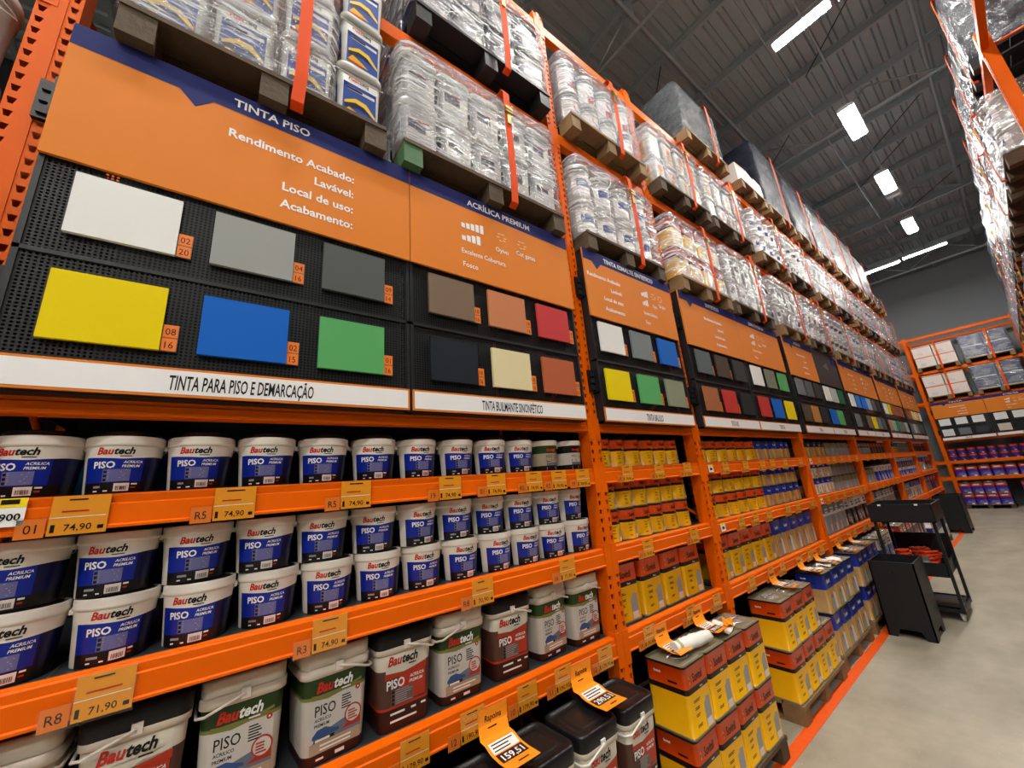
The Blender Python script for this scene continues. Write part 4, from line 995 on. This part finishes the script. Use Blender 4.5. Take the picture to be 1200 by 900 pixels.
# pallets on the floor
def floor_stack(ys, x, key, fn, hz, tiers, where, desc, cat, skip=(), H=0.12, mat=WOOD, d=0.24, half=0.12, jit=0.03):
    a, b_ = min(ys)-d/2, max(ys)+d/2
    add_pallet(LEFT, (a+b_)/2, 0, x+half+0.005, b_-a+0.02, 'wooden floor pallet under the %s' % where, D=1.0, H=H, mat=mat)
    for t in range(tiers):
        for k, y in enumerate(ys):
            if (t, k) in skip: continue
            place(key, fn, (x+rnd.uniform(-0.006, 0.006), y, H+t*hz), rnd.uniform(-jit, jit), '%s, %s from near end, %s tier, %s' % (desc, ORD[k], ('bottom', 'top')[t], where), cat, 'goods on the floor pallets')
floor_stack([0.31+0.262*k for k in range(6)], 0.145, ('bucket', 'red', 'blackfloor', -1), square_bucket('red', 'black', -1), 0.33, 2, 'first bay floor stack', 'black-lidded square bucket', 'bucket', half=0.118, d=0.25, mat=WOODD)
YC = ('sc', 'yellow', 0.236, 0.325)
floor_stack([2.165+0.242*k for k in range(4)], 0.10, YC, square_can('yellow'), 0.326, 2, 'narrow bay floor stack', 'orange and yellow can', 'paint can', mat=WOODD)
floor_stack([3.55+0.241*k for k in range(4)], 0.075, YC, square_can('yellow'), 0.326, 2, 'third bay near floor stack', 'orange and yellow can', 'paint can', skip=((1, 3),))
BC = ('sc', 'blue', 0.236, 0.325)
floor_stack([4.60+0.241*k for k in range(4)], 0.055, BC, square_can('blue'), 0.326, 2, 'third bay far floor stack', 'blue and tan can', 'paint can')
floor_stack([5.72+0.241*k for k in range(4)], 0.055, BC, square_can('blue'), 0.326, 2, 'fourth bay near floor stack', 'blue and tan can', 'paint can')
floor_stack([6.8+0.241*k for k in range(4)], 0.04, ('sc', 'whiteblue', 0.236, 0.325), square_can('whiteblue'), 0.326, 2, 'fourth bay far floor stack', 'white and blue can', 'paint can')
floor_stack([8.1+0.241*k for k in range(8)], 0.04, ('sc', 'brown', 0.236, 0.325), square_can('brown'), 0.326, 2, 'fifth bay floor stack', 'brown can', 'paint can', mat=WOODD)
floor_stack([10.5+0.241*k for k in range(8)], 0.04, ('sc', 'bluewhite', 0.236, 0.325), square_can('bluewhite'), 0.326, 2, 'sixth bay floor stack', 'blue and white can', 'paint can')

# curled price posters hanging from the lower beam onto the lids
def poster(y, z0, price, label, reach=0.25, tilt=0.0, top=0.9, w=0.14):
    root = empty('price_poster', (0.0, y, 0)); b = MB()
    P3 = [(0.012, top), (0.013, top-0.05), (0.03, top-0.09), (0.07, z0+0.022), (0.12, z0+0.014), (0.18, z0+0.018), (reach, z0+0.03)]
    L = [0]
    for k in range(len(P3)-1): L.append(L[-1]+math.dist(P3[k], P3[k+1]))
    def at(v, lift=0.0):
        s = max(0, min(L[-1], v)); k = 0
        while k < len(L)-2 and L[k+1] < s: k += 1
        u = (s-L[k])/(L[k+1]-L[k]); a, c = P3[k], P3[k+1]
        dx, dz = c[0]-a[0], c[1]-a[1]; q = math.hypot(dx, dz)
        return a[0]+dx*u-dz/q*lift, a[1]+dz*u+dx/q*lift
    def fn(lift): 
        def g(u, v):
            s = L[-1]-v; x, z = at(s, lift); return (x, u+tilt*s, z)
        return g
    def strip(u0, u1, v0, v1, lift, m, n=14):
        g = fn(lift); vs = []; fs = []
        for k in range(n+1):
            v = v0+(v1-v0)*k/n; vs += [g(u0, v), g(u1, v)]
        for k in range(n): fs.append((2*k, 2*k+1, 2*k+3, 2*k+2))
        b.add(vs, fs, m)
    T = L[-1]
    strip(-w/2, w/2, 0, T, 0.0, OCHRE if False else M('poster_orange', (246, 150, 34), 0.4), 24)
    strip(-w/2, w/2, 0, T, -0.001, M('poster_orange', (246, 150, 34)), 24)
    g = fn(0.0012)
    b.text('Rapoina', 0, T*0.86, 0.03, g, BLKT, 0.02, 0.85, 0, 'c'); b.lines(-w*0.2, w*0.2, T*0.8, 1, 0.1, 0.004, g, BLKT)
    strip(-w*0.42, w*0.42, T*0.40, T*0.58, 0.0012, PAPER); b.lines(-w*0.36, w*0.36, T*0.55, 3, 0.016, 0.006, fn(0.002), BLKT)
    strip(-w*0.42, w*0.42, T*0.19, T*0.38, 0.0012, CAN_BK); b.text(price, 0, T*0.22, T*0.17, fn(0.002), WHT, 0.02, 0.72, 0, 'c')
    b.lines(-w*0.1, w*0.3, T*0.1, 1, 0.1, 0.008, g, BLKT)
    o = b.obj('sheet', root)
    h = MB(); h.box(0.006, 0.016, -w/2-0.005, w/2+0.005, top-0.02, top+0.01, ACRYL); h.obj('clip', root)
    return tag(root, label, 'price poster', 'price posters')
poster(1.00, 0.79, '159,51', 'curled orange price poster lying on the black lids, nearer one', 0.26, -0.1)
poster(1.52, 0.79, '290,51', 'curled orange price poster lying on the black lids, farther one', 0.26, -0.15)
poster(2.2, 0.785, '299,90', 'orange and white poster curling down behind the white plastic roll', 0.15, -0.1, w=0.13)
poster(2.62, 0.785, '299,90', 'orange and white poster on the far cans of the narrow bay', 0.2, -0.1, w=0.13)
poster(3.85, 0.785, '299,90', 'orange and white poster on the third bay\'s yellow cans', 0.2, 0.0, w=0.13)
poster(4.5, 0.785, '349,90', 'orange and white poster on the blue cans, first one', 0.2, 0.0, w=0.13)
poster(4.95, 0.785, '349,90', 'orange and white poster on the blue cans, second one', 0.2, 0.0, w=0.13)
poster(5.7, 0.785, '349,90', 'orange and white poster at the near end of the fourth bay\'s cans', 0.2, 0.0, w=0.13)
poster(6.2, 0.785, '349,90', 'orange and white poster in the middle of the fourth bay', 0.2, 0.0, w=0.13)
# crumpled plastic roll and leaflets on the cans
b = MB(); r2 = random.Random(3); rings = []
for k in range(15):
    t = k/14; rad = 0.036*(0.8+0.2*math.sin(PI*min(1, max(0.0, t*1.1+0.05)))**0.5)
    rings.append([(0.0+(rad+r2.uniform(-0.005, 0.005))*math.cos(2*PI*j/16), -0.15+0.3*t, 0.036+(rad+r2.uniform(-0.005, 0.005))*math.sin(2*PI*j/16)) for j in range(16)])
b.loft(rings, [PAPER if k != 1 else M('bag_print_green', (176, 178, 140), 0.5) for k in range(14)]); o = b.obj('plastic_roll'); o.location = (0.14, 2.30, 0.775); o.rotation_euler = (0, 0, -0.15)
tag(o, 'crumpled white plastic roll lying on the narrow bay\'s can lids', 'plastic roll')
def leaflet(x, y, z, a, label, m=PAPER, w=0.2, d=0.15):
    b = MB(); n = 8; r = random.Random(int(y*100)); top = [[(-d/2+d*i/n, -w/2+w*j/n, 0.01+0.006*math.sin(i*0.9+j*0.6+y)+r.uniform(-0.0008, 0.0008)) for j in range(n+1)] for i in range(n+1)]
    vs = [p for q in top for p in q]; fs = [(i*(n+1)+j, (i+1)*(n+1)+j, (i+1)*(n+1)+j+1, i*(n+1)+j+1) for i in range(n) for j in range(n)]
    b.add(vs, fs, m, True); b.add([(x_, y_, z_-0.0015) for x_, y_, z_ in vs], [f[::-1] for f in fs], m, True)
    g = lambda u, v: (u, v, 0.028)
    o = b.obj('leaflet'); o.location = (x, y, z); o.rotation_euler = (0, 0, a); return tag(o, label, 'leaflet', 'leaflets')
leaflet(0.11, 2.70, 0.772, 0.2, 'crumpled white leaflet on the third can lid of the narrow bay', PAPER, 0.2, 0.14)
leaflet(0.12, 2.78, 0.785, 0.5, 'orange leaflet on the far can lids of the narrow bay', M('poster_orange', (246, 150, 34)), 0.14, 0.06)
for k, y in enumerate(()): leaflet(0.08, y, 0.772, 0.3*k, 'shiny clear leaflet on the %s can lid of the third bay\'s yellow stack' % ORD[k], BAGM, 0.16, 0.1)
for k, y in enumerate((4.62, 4.9, 5.2)): leaflet(0.08, y, 0.772, 0.2*k, 'white paper on the blue can lids, %s from the near end' % ORD[k], PAPER, 0.18, 0.12)

# ------------------------------------------------------------------ black bins and the tray cart
def bin_box(name, x0, x1, y0, y1, h, label):
    root = empty(name, ((x0+x1)/2, (y0+y1)/2, 0)); b = MB(); w, d, t = x1-x0, y1-y0, 0.012
    def leg(p0, p1, ax, other):
        # a wall panel with a wide trapezoid cut-out at the foot
        W = p1-p0; pr_ = [(p0, 0), (p0+W*0.2, 0), (p0+W*0.28, 0.075), (p1-W*0.28, 0.075), (p1-W*0.2, 0), (p1, 0), (p1, h), (p0, h)]
        f = (lambda u, v, o: (u, o, v)) if ax == 'x' else (lambda u, v, o: (o, u, v))
        o0, o1 = other
        A = [f(u, v, o0) for u, v in pr_]; B = [f(u, v, o1) for u, v in pr_]; n = len(pr_)
        b.add(A+B, [tuple(range(n)), tuple(range(2*n-1, n-1, -1))]+[(k, (k+1) % n+0, n+(k+1) % n, n+k) for k in range(n)], BLACKM)
    leg(-w/2, w/2, 'x', (-d/2, -d/2+t)); leg(-w/2, w/2, 'x', (d/2-t, d/2)); leg(-d/2, d/2, 'y', (-w/2, -w/2+t)); leg(-d/2, d/2, 'y', (w/2-t, w/2))
    b.box(-w/2+t, w/2-t, -d/2+t, d/2-t, 0.09, 0.1, BLACKM)
    b.obj('box', root)
    r = MB()
    for a in ((-w/2-0.002, w/2+0.002, -d/2-0.002, -d/2+0.014), (-w/2-0.002, w/2+0.002, d/2-0.014, d/2+0.002)): r.box(*a, h-0.004, h+0.003, BLACKM)
    for a in ((-w/2-0.002, -w/2+0.014, -d/2+0.014, d/2-0.014), (w/2-0.014, w/2+0.002, -d/2+0.014, d/2-0.014)): r.box(*a, h-0.004, h+0.003, BLACKM)
    r.obj('rim', root)
    for s in (-1, 1):
        q = MB(); q.lathe([(0.012, -0.003), (0.012, 0.002), (0.008, 0.004), (0.0, 0.004)], BLACKP, 12); o = q.obj('bolt', root); o.location = (0, -d/2-0.002 if s < 0 else d/2+0.002, h*0.86); o.rotation_euler = (PI/2*(1 if s < 0 else -1), 0, 0)
    return tag(root, label, 'bin')
bin_box('display_bin', 0.245, 0.60, 5.66, 6.14, 0.70, 'tall open black bin in front of the tray cart, beside the floor tape')
bin_box('display_bin', -0.12, 0.36, 13.3, 13.95, 0.80, 'black bin standing on the floor tape far down the aisle')

root = empty('tray_cart', (0.48, 6.8, 0)); cw, cd = 0.5, 0.58
f = MB()
for sx in (-1, 1):
    for sy in (-1, 1): f.box(sx*cw/2-0.014, sx*cw/2+0.014, sy*cd/2-0.014, sy*cd/2+0.014, 0.075, 1.2, BLACKM)
for sy in (-1, 1): f.box(-cw/2, cw/2, sy*cd/2-0.012, sy*cd/2+0.012, 0.08, 0.115, BLACKM)
for sx in (-1, 1): f.box(sx*cw/2-0.012, sx*cw/2+0.012, -cd/2, cd/2, 0.08, 0.115, BLACKM)
f.obj('frame', root)
def tray(z0, z1, w, d, zb=None, x=0):
    b = MB(); t = 0.006; zb = zb or z1
    b.box(x-w/2, x+w/2, -d/2, d/2, z0, z0+0.008, BLACKM)
    b.box(x-w/2, x+w/2, -d/2, -d/2+t, z0, z1, BLACKM); b.box(x-w/2, x+w/2, d/2-t, d/2, z0, zb, BLACKM)
    b.box(x-w/2, x-w/2+t, -d/2, d/2, z0, z1, BLACKM); b.box(x+w/2-t, x+w/2, -d/2, d/2, z0, z1, BLACKM)
    b.box(x-w/2-0.006, x+w/2+0.006, -d/2-0.006, -d/2+0.012, z1-0.006, z1+0.002, BLACKM); b.box(x-w/2-0.006, x+w/2+0.006, d/2-0.012, d/2+0.006, zb-0.006, zb+0.002, BLACKM)
    for sx in (-1, 1): b.box(x+sx*(w/2)-0.008, x+sx*(w/2)+0.008, -d/2, d/2, z1-0.006, z1+0.002, BLACKM)
    return b.obj('tray', root)
tray(1.0, 1.2, 0.56, 0.66); tray(0.43, 0.57, 0.47, 0.62, 0.81); tray(0.115, 0.135, 0.47, 0.55)
for sx in (-1, 1):
    g = MB(); g.box(sx*0.16-0.014, sx*0.16+0.014, -0.338, -0.328, 1.188, 1.206, WHT); g.obj('clip', root)
for sx in (-1, 1):
    for sy in (-1, 1):
        q = MB(); x, y = sx*0.23, sy*0.27
        q.box(x-0.018, x+0.018, y-0.02, y+0.02, 0.055, 0.08, STEEL); q.box(x-0.016, x-0.012, y-0.014, y+0.014, 0.025, 0.06, STEEL); q.box(x+0.012, x+0.016, y-0.014, y+0.014, 0.025, 0.06, STEEL)
        n = 18; q.loft([[(x+o, y+rd*math.cos(2*PI*k/n), 0.032+rd*math.sin(2*PI*k/n)) for k in range(n)] for o, rd in ((-0.011, 0.024), (-0.009, 0.032), (0.009, 0.032), (0.011, 0.024))], M('caster_grey', (196, 196, 190), 0.5))
        q.obj('caster', root)
tag(root, 'black three-tray cart on casters behind the tall black bin', 'cart')
# bundled orange cables in the middle tray
for k, (x, y, rd) in enumerate(((0.375, 6.68, 0.1), (0.485, 6.9, 0.1), (0.605, 6.66, 0.085))):
    b = MB(); r3 = random.Random(k); pts = []
    for q in range(90):
        a = q*0.42; R_ = rd*(0.75+0.25*math.sin(q*0.9+k)); pts.append((R_*math.cos(a), R_*math.sin(a), 0.022+0.0024*q+r3.uniform(-0.003, 0.003)))
    b.tube(pts, 0.0145, M('cable_orange', (226, 70, 20), 0.45), 6); o = b.obj('cable_coil'); o.location = (x, y, 0.44)
    tag(o, ['coil of orange cable at the rack side of the cart tray', 'coil of orange cable in the middle of the cart tray', 'coil of orange cable at the aisle side of the cart tray'][k], 'cable', 'cable coils')
b = MB(); b.box(-0.03, 0.03, -0.012, 0.012, 0.0, 0.13, M('tag_grey', (170, 170, 166), 0.5)); b.box(-0.032, 0.032, -0.014, 0.014, 0.1, 0.14, STEEL); o = b.obj('grey_clamp'); o.location = (0.56, 6.55, 0.49); tag(o, 'grey metal clamp standing among the orange cables in the cart', 'clamp')

# ------------------------------------------------------------------ the rack across the end of the aisle
for y, n in ((-1.22, 'at the corner beside the long rack'), (1.2, 'far end of the cross rack'), (-3.62, 'hidden behind the long rack\'s end')):
    add_upright(BACK, y, 'orange upright of the rack across the aisle end, '+n)
for z, n in ((1.46, 'upper shelf'), (0.95, 'middle shelf'), (3.42, 'lower pallet level'), (4.44, 'upper pallet level'), (5.66, 'top')):
    add_beam(BACK, -1.22, 1.2, z, 'orange beam of the %s in the cross rack' % n)
    add_beam(BACK, -3.62, -1.22, z, 'orange beam of the %s behind the long rack, cross rack' % n)
    add_beam(BACK, 1.2, 3.62, z, 'orange beam of the %s beyond the cross rack\'s far upright' % n)
add_upright(BACK, 3.62, 'orange upright of the rack across the aisle end, beyond the opposite rack')
for z, n in ((1.46, 'upper shelf'), (0.95, 'middle shelf')): add_deck(BACK, -1.22, 1.2, z, 'grey steel deck of the %s in the cross rack' % n)
add_beam(BACK, -1.22, 1.2, ZH, 'orange beam directly under the white strip of the cross rack', 0.065)
for a, b_, k in ((-1.14, 0.0, 0), (0.01, 1.12, 1)):
    header_board(a, b_, a+0.3 if k == 0 else None, [ttl('TINTA', (a+b_)/2, 0.3)]+side_texts(a+0.75, 0.04) if k == 0 else [ttl('ACRILICA', (a+b_)/2, 0.3)]+icon_texts(a+0.4, 0.7), ('TINTA', 0.15),
                 'sample board at the %s of the rack across the aisle end' % ('corner side' if k == 0 else 'far side'), fr=BACK)
set6(BACK, (-1.08, -0.72, -0.36), [('white', WH), ('off-white', (222, 224, 222)), ('pale white', (228, 228, 226)), ('chalk white', (218, 220, 220)), ('grey', (116, 122, 124)), ('dark slate', (58, 64, 68))], 'the cross rack\'s corner board')
set6(BACK, (0.09, 0.45, 0.81), [('white', WH), ('off-white', (222, 224, 222)), ('ivory', (222, 218, 208)), ('beige', (204, 194, 182)), None, None], 'the cross rack\'s far board')
PT = ('rc', 'purple', 0.19, 0.0875)
for t in range(2):
    for k in range(11):
        if t == 1 and k == 1: pass
        place(PT, round_can('purple'), BACK.w(-0.14, -1.06+0.212*k, 1.46+0.192*t), BACK.rz+rnd.uniform(-0.1, 0.1), 'orange and purple tin, %s from the corner, %s tier, cross rack upper shelf' % (ORD[k], ('bottom', 'top')[t]), 'paint can', 'tins on the cross rack')
for k in range(9):
    place(('sc', 'purple', 0.236, 0.325), square_can('purple'), BACK.w(-0.17, -1.03+0.26*k, 0.95), BACK.rz+rnd.uniform(-0.05, 0.05), 'square orange and purple can, %s from the corner, cross rack middle shelf' % ORD[k], 'paint can', 'cans on the cross rack')
for a, n in ((-1.03, 'corner'), (0.2, 'far')):
    add_pallet(BACK, a+0.365, 0, 0.13, 0.98, 'floor pallet at the %s side of the cross rack' % n, H=0.12, mat=WOODD)
    for t in range(2):
        for k in range(4):
            place(('sc', 'purple', 0.236, 0.325), square_can('purple'), BACK.w(0.0, a+0.243*k, 0.12+0.326*t), BACK.rz, 'square purple can, %s in line on the %s floor pallet, cross rack, %s tier' % (ORD[k], n, ('bottom', 'top')[t]), 'paint can', 'cans on the cross rack')
big = lambda kind: ((('bigct', kind)), carton_big(kind), 0.205)
def carton_big(kind):
    def f():
        root = empty('paint_carton'); b = MB(); w, d, h = 0.46, 0.4, 0.36
        b.loft([rr(d, w, 0.008, 0, 2), rr(d, w, 0.008, h, 2)], CARD if kind == 'white' else M('carton_blue', (44, 66, 120), 0.4, noise=0.2, nscale=6), smooth=False)
        g = lambda u, v: (d/2+0.001, u, v)
        if kind == 'white': b.rect(-0.15, 0.06, 0.05, 0.15, g, BARW); b.lines(-0.13, 0.04, 0.13, 3, 0.03, 0.01, g, GREYT)
        else: b.poly([(-0.15, 0.08), (0.0, 0.25), (0.16, 0.2), (0.1, 0.08)], g, STEELB); b.rect(-0.22, 0.22, 0.0, 0.03, g, CAN_WH)
        b.obj('box', root)
        t = MB(); t.rect(-w/2, w/2, h*0.88, h*0.96, g, TAPEO if kind == 'white' else PICB); t.obj('tape', root)
        return root
    return f
for z, n in ((3.42, 'lower'), (4.44, 'upper')):
    load(BACK, -1.12, -0.14, z, 'cross rack %s corner pallet' % n, big('white'), 2, 2, 0.365, 'white carton with orange tape', None, back=1, step=0.42)
    load(BACK, -0.02, 0.98, z, 'cross rack %s far pallet' % n, big('blue'), 2, 2, 0.365, 'blue carton under shiny film', FILM, back=1, step=0.42)

# ------------------------------------------------------------------ the rack on the other side of the aisle
RN = ['first', 'second', 'third', 'fourth', 'fifth', 'sixth', 'seventh']
rp = [2.4, 0, -2.4, -4.8, -7.2, -9.6, -12.0]
for k, y in enumerate(rp): add_upright(RIGHT, y, 'orange upright of the opposite rack, %s from the near end' % RN[k])
for k in range(6):
    a, b_ = rp[k+1], rp[k]
    for z, n, h in ((L1, 'lower pallet', 0.11), (L2, 'upper pallet', 0.12), (L3, 'topmost', 0.13), (1.4, 'shelf', 0.095)):
        add_beam(RIGHT, a, b_, z, 'orange %s beam of the opposite rack, %s bay' % (n, RN[k]), h, rear=(z > 3))
    mid = (a+b_)/2
    for j, (p, q) in enumerate(((mid+0.07, b_-0.13), (a+0.13, mid-0.07))):
        sd = ('near', 'far')[j]
        if k == 0: continue
        if k == 1 and j == 0: q -= 0.25
        if True:
            load(RIGHT, p, q, L2, 'opposite rack %s bay upper %s pallet' % (RN[k], sd), (CDK, DRP, PIC)[(k+j) % 3], 3 if (k == 1 and j == 0) else 4, 2, (0.326, 0.33, 0.337)[(k+j) % 3], ('dark blue can', 'round white pail', 'blue picture bucket')[(k+j) % 3], FILM, back=1, pmat=WOODD, amp=0.02, st=k < 4)
            if k > 1: load(RIGHT, p, q, L1, 'opposite rack %s bay lower %s pallet' % (RN[k], sd), (DRP, CYE, CDK)[(k+j) % 3], 4, 2, 0.33, ('round white pail', 'yellow can', 'dark blue can')[(k+j) % 3], FILM_B, back=0, pmat=WOODD, amp=0.02)
        bulk(RIGHT, p, q, L3, (1.05, 0.9, 1.1, 1.0, 1.15, 1.0)[(k*2+j) % 6], '%s bundle on top of the opposite rack, %s bay' % (sd, RN[k]), FILM_S, 'silver wrapped load on top of the opposite rack, %s bay, %s side' % (RN[k], sd), amp=0.025, x=0.03, pmat=PALB, st=k < 3)

# ------------------------------------------------------------------ building shell
X0, X1, Y0, Y1, ZD = -6.5, 13.0, -8.1, 20.4, 8.95
b = MB(); b.box(X0, X1, Y0, Y1, -0.1, 0, FLOORM); struct(b.obj('floor'))
WALLG = M('wall_grey_paint', (136, 140, 145), 0.85, noise=0.04, nscale=2)
WALLD = M('wall_dark', (60, 62, 64), 0.9)
b = MB(); b.box(X0, X1, Y1, Y1+0.1, 0, ZD+0.3, WALLG); struct(b.obj('wall_back'))
b = MB(); b.box(X0-0.1, X0, Y0, Y1, 0, ZD+0.3, WALLD); struct(b.obj('wall_left'))
b = MB(); b.box(X1, X1+0.1, Y0, Y1, 0, ZD+0.3, WALLD); struct(b.obj('wall_right'))
b = MB(); b.box(X0, X1, Y0-0.1, Y0, 0, ZD+0.3, WALLD); struct(b.obj('wall_front'))
DECKC = M('roof_deck_metal', (190, 204, 212), 0.5, metal=0.2, noise=0.08, nscale=2)
b = MB(); prof = []; x = X0
while x < X1:
    prof += [(x, 0), (x+0.13, 0), (x+0.155, 0.045), (x+0.215, 0.045)]; x += 0.24
prof.append((X1, 0))
b.loft([[(x, y, ZD+z) for x, z in prof] for y in (Y0, Y1)], DECKC, False, False, False, closed=False)
b.box(X0, X1, Y0, Y1, ZD+0.2, ZD+0.25, WALLD)
struct(b.obj('ceiling'))
PURL = M('roof_steel_grey', (188, 200, 208), 0.5, metal=0.1)
k = 0; y = -6.85
while y < Y1:
    b = MB(); ch = k % 4 == 1
    z = ZD-0.215
    b.box(X0, X1, y-0.025, y+0.025, z+0.2, z+0.215, PURL); b.box(X0, X1, y-0.004, y+0.004, z+0.06, z+0.2, PURL); b.box(X0, X1, y-0.025, y+0.025, z+0.055, z+0.066, PURL)
    if ch:
        zt = z-0.55
        b.tube([(X0, y, zt), (X1, y, zt)], 0.03, PURL, 6); n = 11
        for q in range(n):
            xa = X0+(X1-X0)*q/n; xb = X0+(X1-X0)*(q+1)/n
            b.tube([(xa, y, zt), ((xa+xb)/2, y, z)], 0.015, PURL, 5); b.tube([((xa+xb)/2, y, z), (xb, y, zt)], 0.015, PURL, 5)
    o = struct(b.obj('roof_joist')); k += 1; y += 1.25
# bridging bars and conduits running along the aisle, under the joists
for k, (x, z, r) in enumerate(((0.69, 8.42, 0.013), (1.19, 8.3, 0.016), (-0.35, 8.55, 0.03), (2.25, 8.55, 0.03))):
    b = MB(); b.tube([(x, Y0, z), (x, Y1, z)], r, PURL, 6)
    if k > 1:
        for q in range(20): b.box(x-0.03, x+0.03, -3.1+1.25*q-0.05, -3.1+1.25*q+0.05, z, z+0.19, PURL)
    tag(b.obj('conduit_pipe'), ['thin conduit under the roof beside the lamp row', 'lamp conduit over the middle of the aisle', 'bridging bar under the roof above the long rack', 'bridging bar under the roof above the opposite rack'][k], 'pipe')
for k in range(10):
    xa = -2.5+rnd.uniform(0, 4.5); ya = 1.9+1.25*(k*1.35); ya = -3.1+1.25*round((ya+3.1)/1.25)
    b = MB(); b.tube([(xa, ya, 8.74), (xa+1.15, ya-1.25, 8.76)], 0.009, BLACKM, 5); tag(b.obj('roof_brace'), 'thin diagonal brace rod under the roof, %s from the near end' % ORD[k], 'brace', 'roof braces')

# lamps
LED = mat_emit('led_tube', (1.0, 0.965, 0.9), 185.0)
LED_FILL = mat_emit('added_fill_panel', (1.0, 0.955, 0.88), 95.0)  # emission of the added fill lamps
LAMPW = M('lamp_housing', (210, 212, 214), 0.4)
def lamp(L, W, LED=LED):
    def f():
        root = empty('ceiling_light'); b = MB()
        b.loft([[(-W/2-0.03, -L/2-0.02, 0.0), (W/2+0.03, -L/2-0.02, 0.0), (W/2+0.03, L/2+0.02, 0.0), (-W/2-0.03, L/2+0.02, 0.0)],
                [(-W/2-0.02, -L/2-0.02, 0.05), (W/2+0.02, -L/2-0.02, 0.05), (W/2+0.02, L/2+0.02, 0.05), (-W/2-0.02, L/2+0.02, 0.05)],
                [(-W/4, -L/2, 0.09), (W/4, -L/2, 0.09), (W/4, L/2, 0.09), (-W/4, L/2, 0.09)]], LAMPW, True, True, False)
        b.obj('housing', root)
        d = MB(); d.box(-W/2, W/2, -L/2, L/2, -0.018, -0.001, LED); d.obj('diffuser', root)
        c = MB()
        for s in (-1, 1): c.tube([(0, s*L*0.4, 0.085), (0, s*L*0.4, 0.82)], 0.004, STEEL, 5)
        c.obj('hanger', root)
        return root
    return f
for k, y in enumerate((-2.4, 0.2, 2.9, 8.48, 11.1, 13.9)):
    place(('lamp', 0.95), lamp(0.95, 0.17), (1.19, y, 7.52), 0, 'bright lamp running along the aisle, %s of its row' % ORD[k], 'ceiling light', 'ceiling lights')
for k, (x, y, z) in enumerate(((1.19, 5.82, 7.52), (1.92, 5.82, 7.52))):
    place(('lampx', 0.75), lamp(0.62, 0.12), (x, y, z), PI/2, ('bright lamp set across the aisle, first of all', 'second cross lamp, beside the first cross lamp')[k], 'ceiling light', 'ceiling lights')
for k, (x, y, z) in enumerate(((0.2, 16.2, 7.52), (1.2, 16.1, 7.52))):
    place(('lampfar', 0.9), lamp(0.9, 0.1), (x, y, z), PI/2, ('far cross lamp near the end wall, rack-side one', 'far cross lamp near the end wall, aisle-side one', 'dim far cross lamp at the end wall')[k], 'ceiling light', 'ceiling lights')
for i, x in enumerate((4.8, 8.2)):  # unseen lamps added to light the near shelves from the front
    for k, y in enumerate((-6.0, -3.6, -1.2)):
        place(('lampfill', 1.2), lamp(1.2, 0.3, LED_FILL), (x, y, 7.52), 0, 'added out-of-view fill lamp before the opposite rack, %s in the %s row' % (ORD[k], ORD[i]), 'ceiling light', 'ceiling lights')
b = MB(); b.box(-0.13, 0.13, -0.05, 0.05, 0, 0.14, LAMPW); b.box(-0.12, 0.12, -0.054, -0.05, 0.02, 0.12, GREYT); b.tube([(0, 0, 0.14), (0, 0, 0.62)], 0.004, STEEL, 5); o = b.obj('hanging_emergency_light'); o.location = (1.19, 12.3, 7.72); tag(o, 'grey emergency light box hanging between two aisle lamps', 'emergency light')

# floor tape
b = MB(); b.box(0.175, 0.25, -3.0, 15.2, 0.0, 0.0015, M('tape_floor_orange', (236, 88, 16), 0.5, noise=0.1, nscale=30)); tag(b.obj('floor_tape'), 'orange marking tape on the floor along the long rack', 'floor tape')

# ------------------------------------------------------------------ world, camera, view
wd = bpy.data.worlds.new('hall'); S.world = wd; wd.use_nodes = True
wd.node_tree.nodes['Background'].inputs[0].default_value = (0.02, 0.02, 0.022, 1); wd.node_tree.nodes['Background'].inputs[1].default_value = 0.2
yaw, pit, rol = [math.radians(v) for v in (-52.0673325, 15.10300432, -4.73466117)]
F = Vector((math.sin(yaw)*math.cos(pit), math.cos(yaw)*math.cos(pit), math.sin(pit)))
R0 = Vector((math.cos(yaw), -math.sin(yaw), 0)); U0 = R0.cross(F)
R_ = math.cos(rol)*R0+math.sin(rol)*U0; U_ = -math.sin(rol)*R0+math.cos(rol)*U0
cd = bpy.data.cameras.new('camera'); co = bpy.data.objects.new('camera', cd); COL.objects.link(co)
mt = Matrix((R_, U_, -F)).transposed().to_4x4(); mt.translation = Vector((1.6, 0, 1.75)); co.matrix_world = mt
cd.sensor_width = 36; cd.lens = 36*450.8888/1200; cd.clip_start = 0.02; cd.clip_end = 100
S.camera = co
S.view_settings.view_transform = 'Standard'; S.view_settings.look = 'None'; S.view_settings.gamma = 1; S.view_settings.use_curve_mapping = False
S.view_settings.exposure = 0.28
cy = S.cycles
cy.max_bounces = 6; cy.diffuse_bounces = 3; cy.glossy_bounces = 3; cy.transparent_max_bounces = 12; cy.transmission_bounces = 2
cy.use_denoising = True; cy.sample_clamp_indirect = 4.0; cy.caustics_reflective = False; cy.caustics_refractive = False
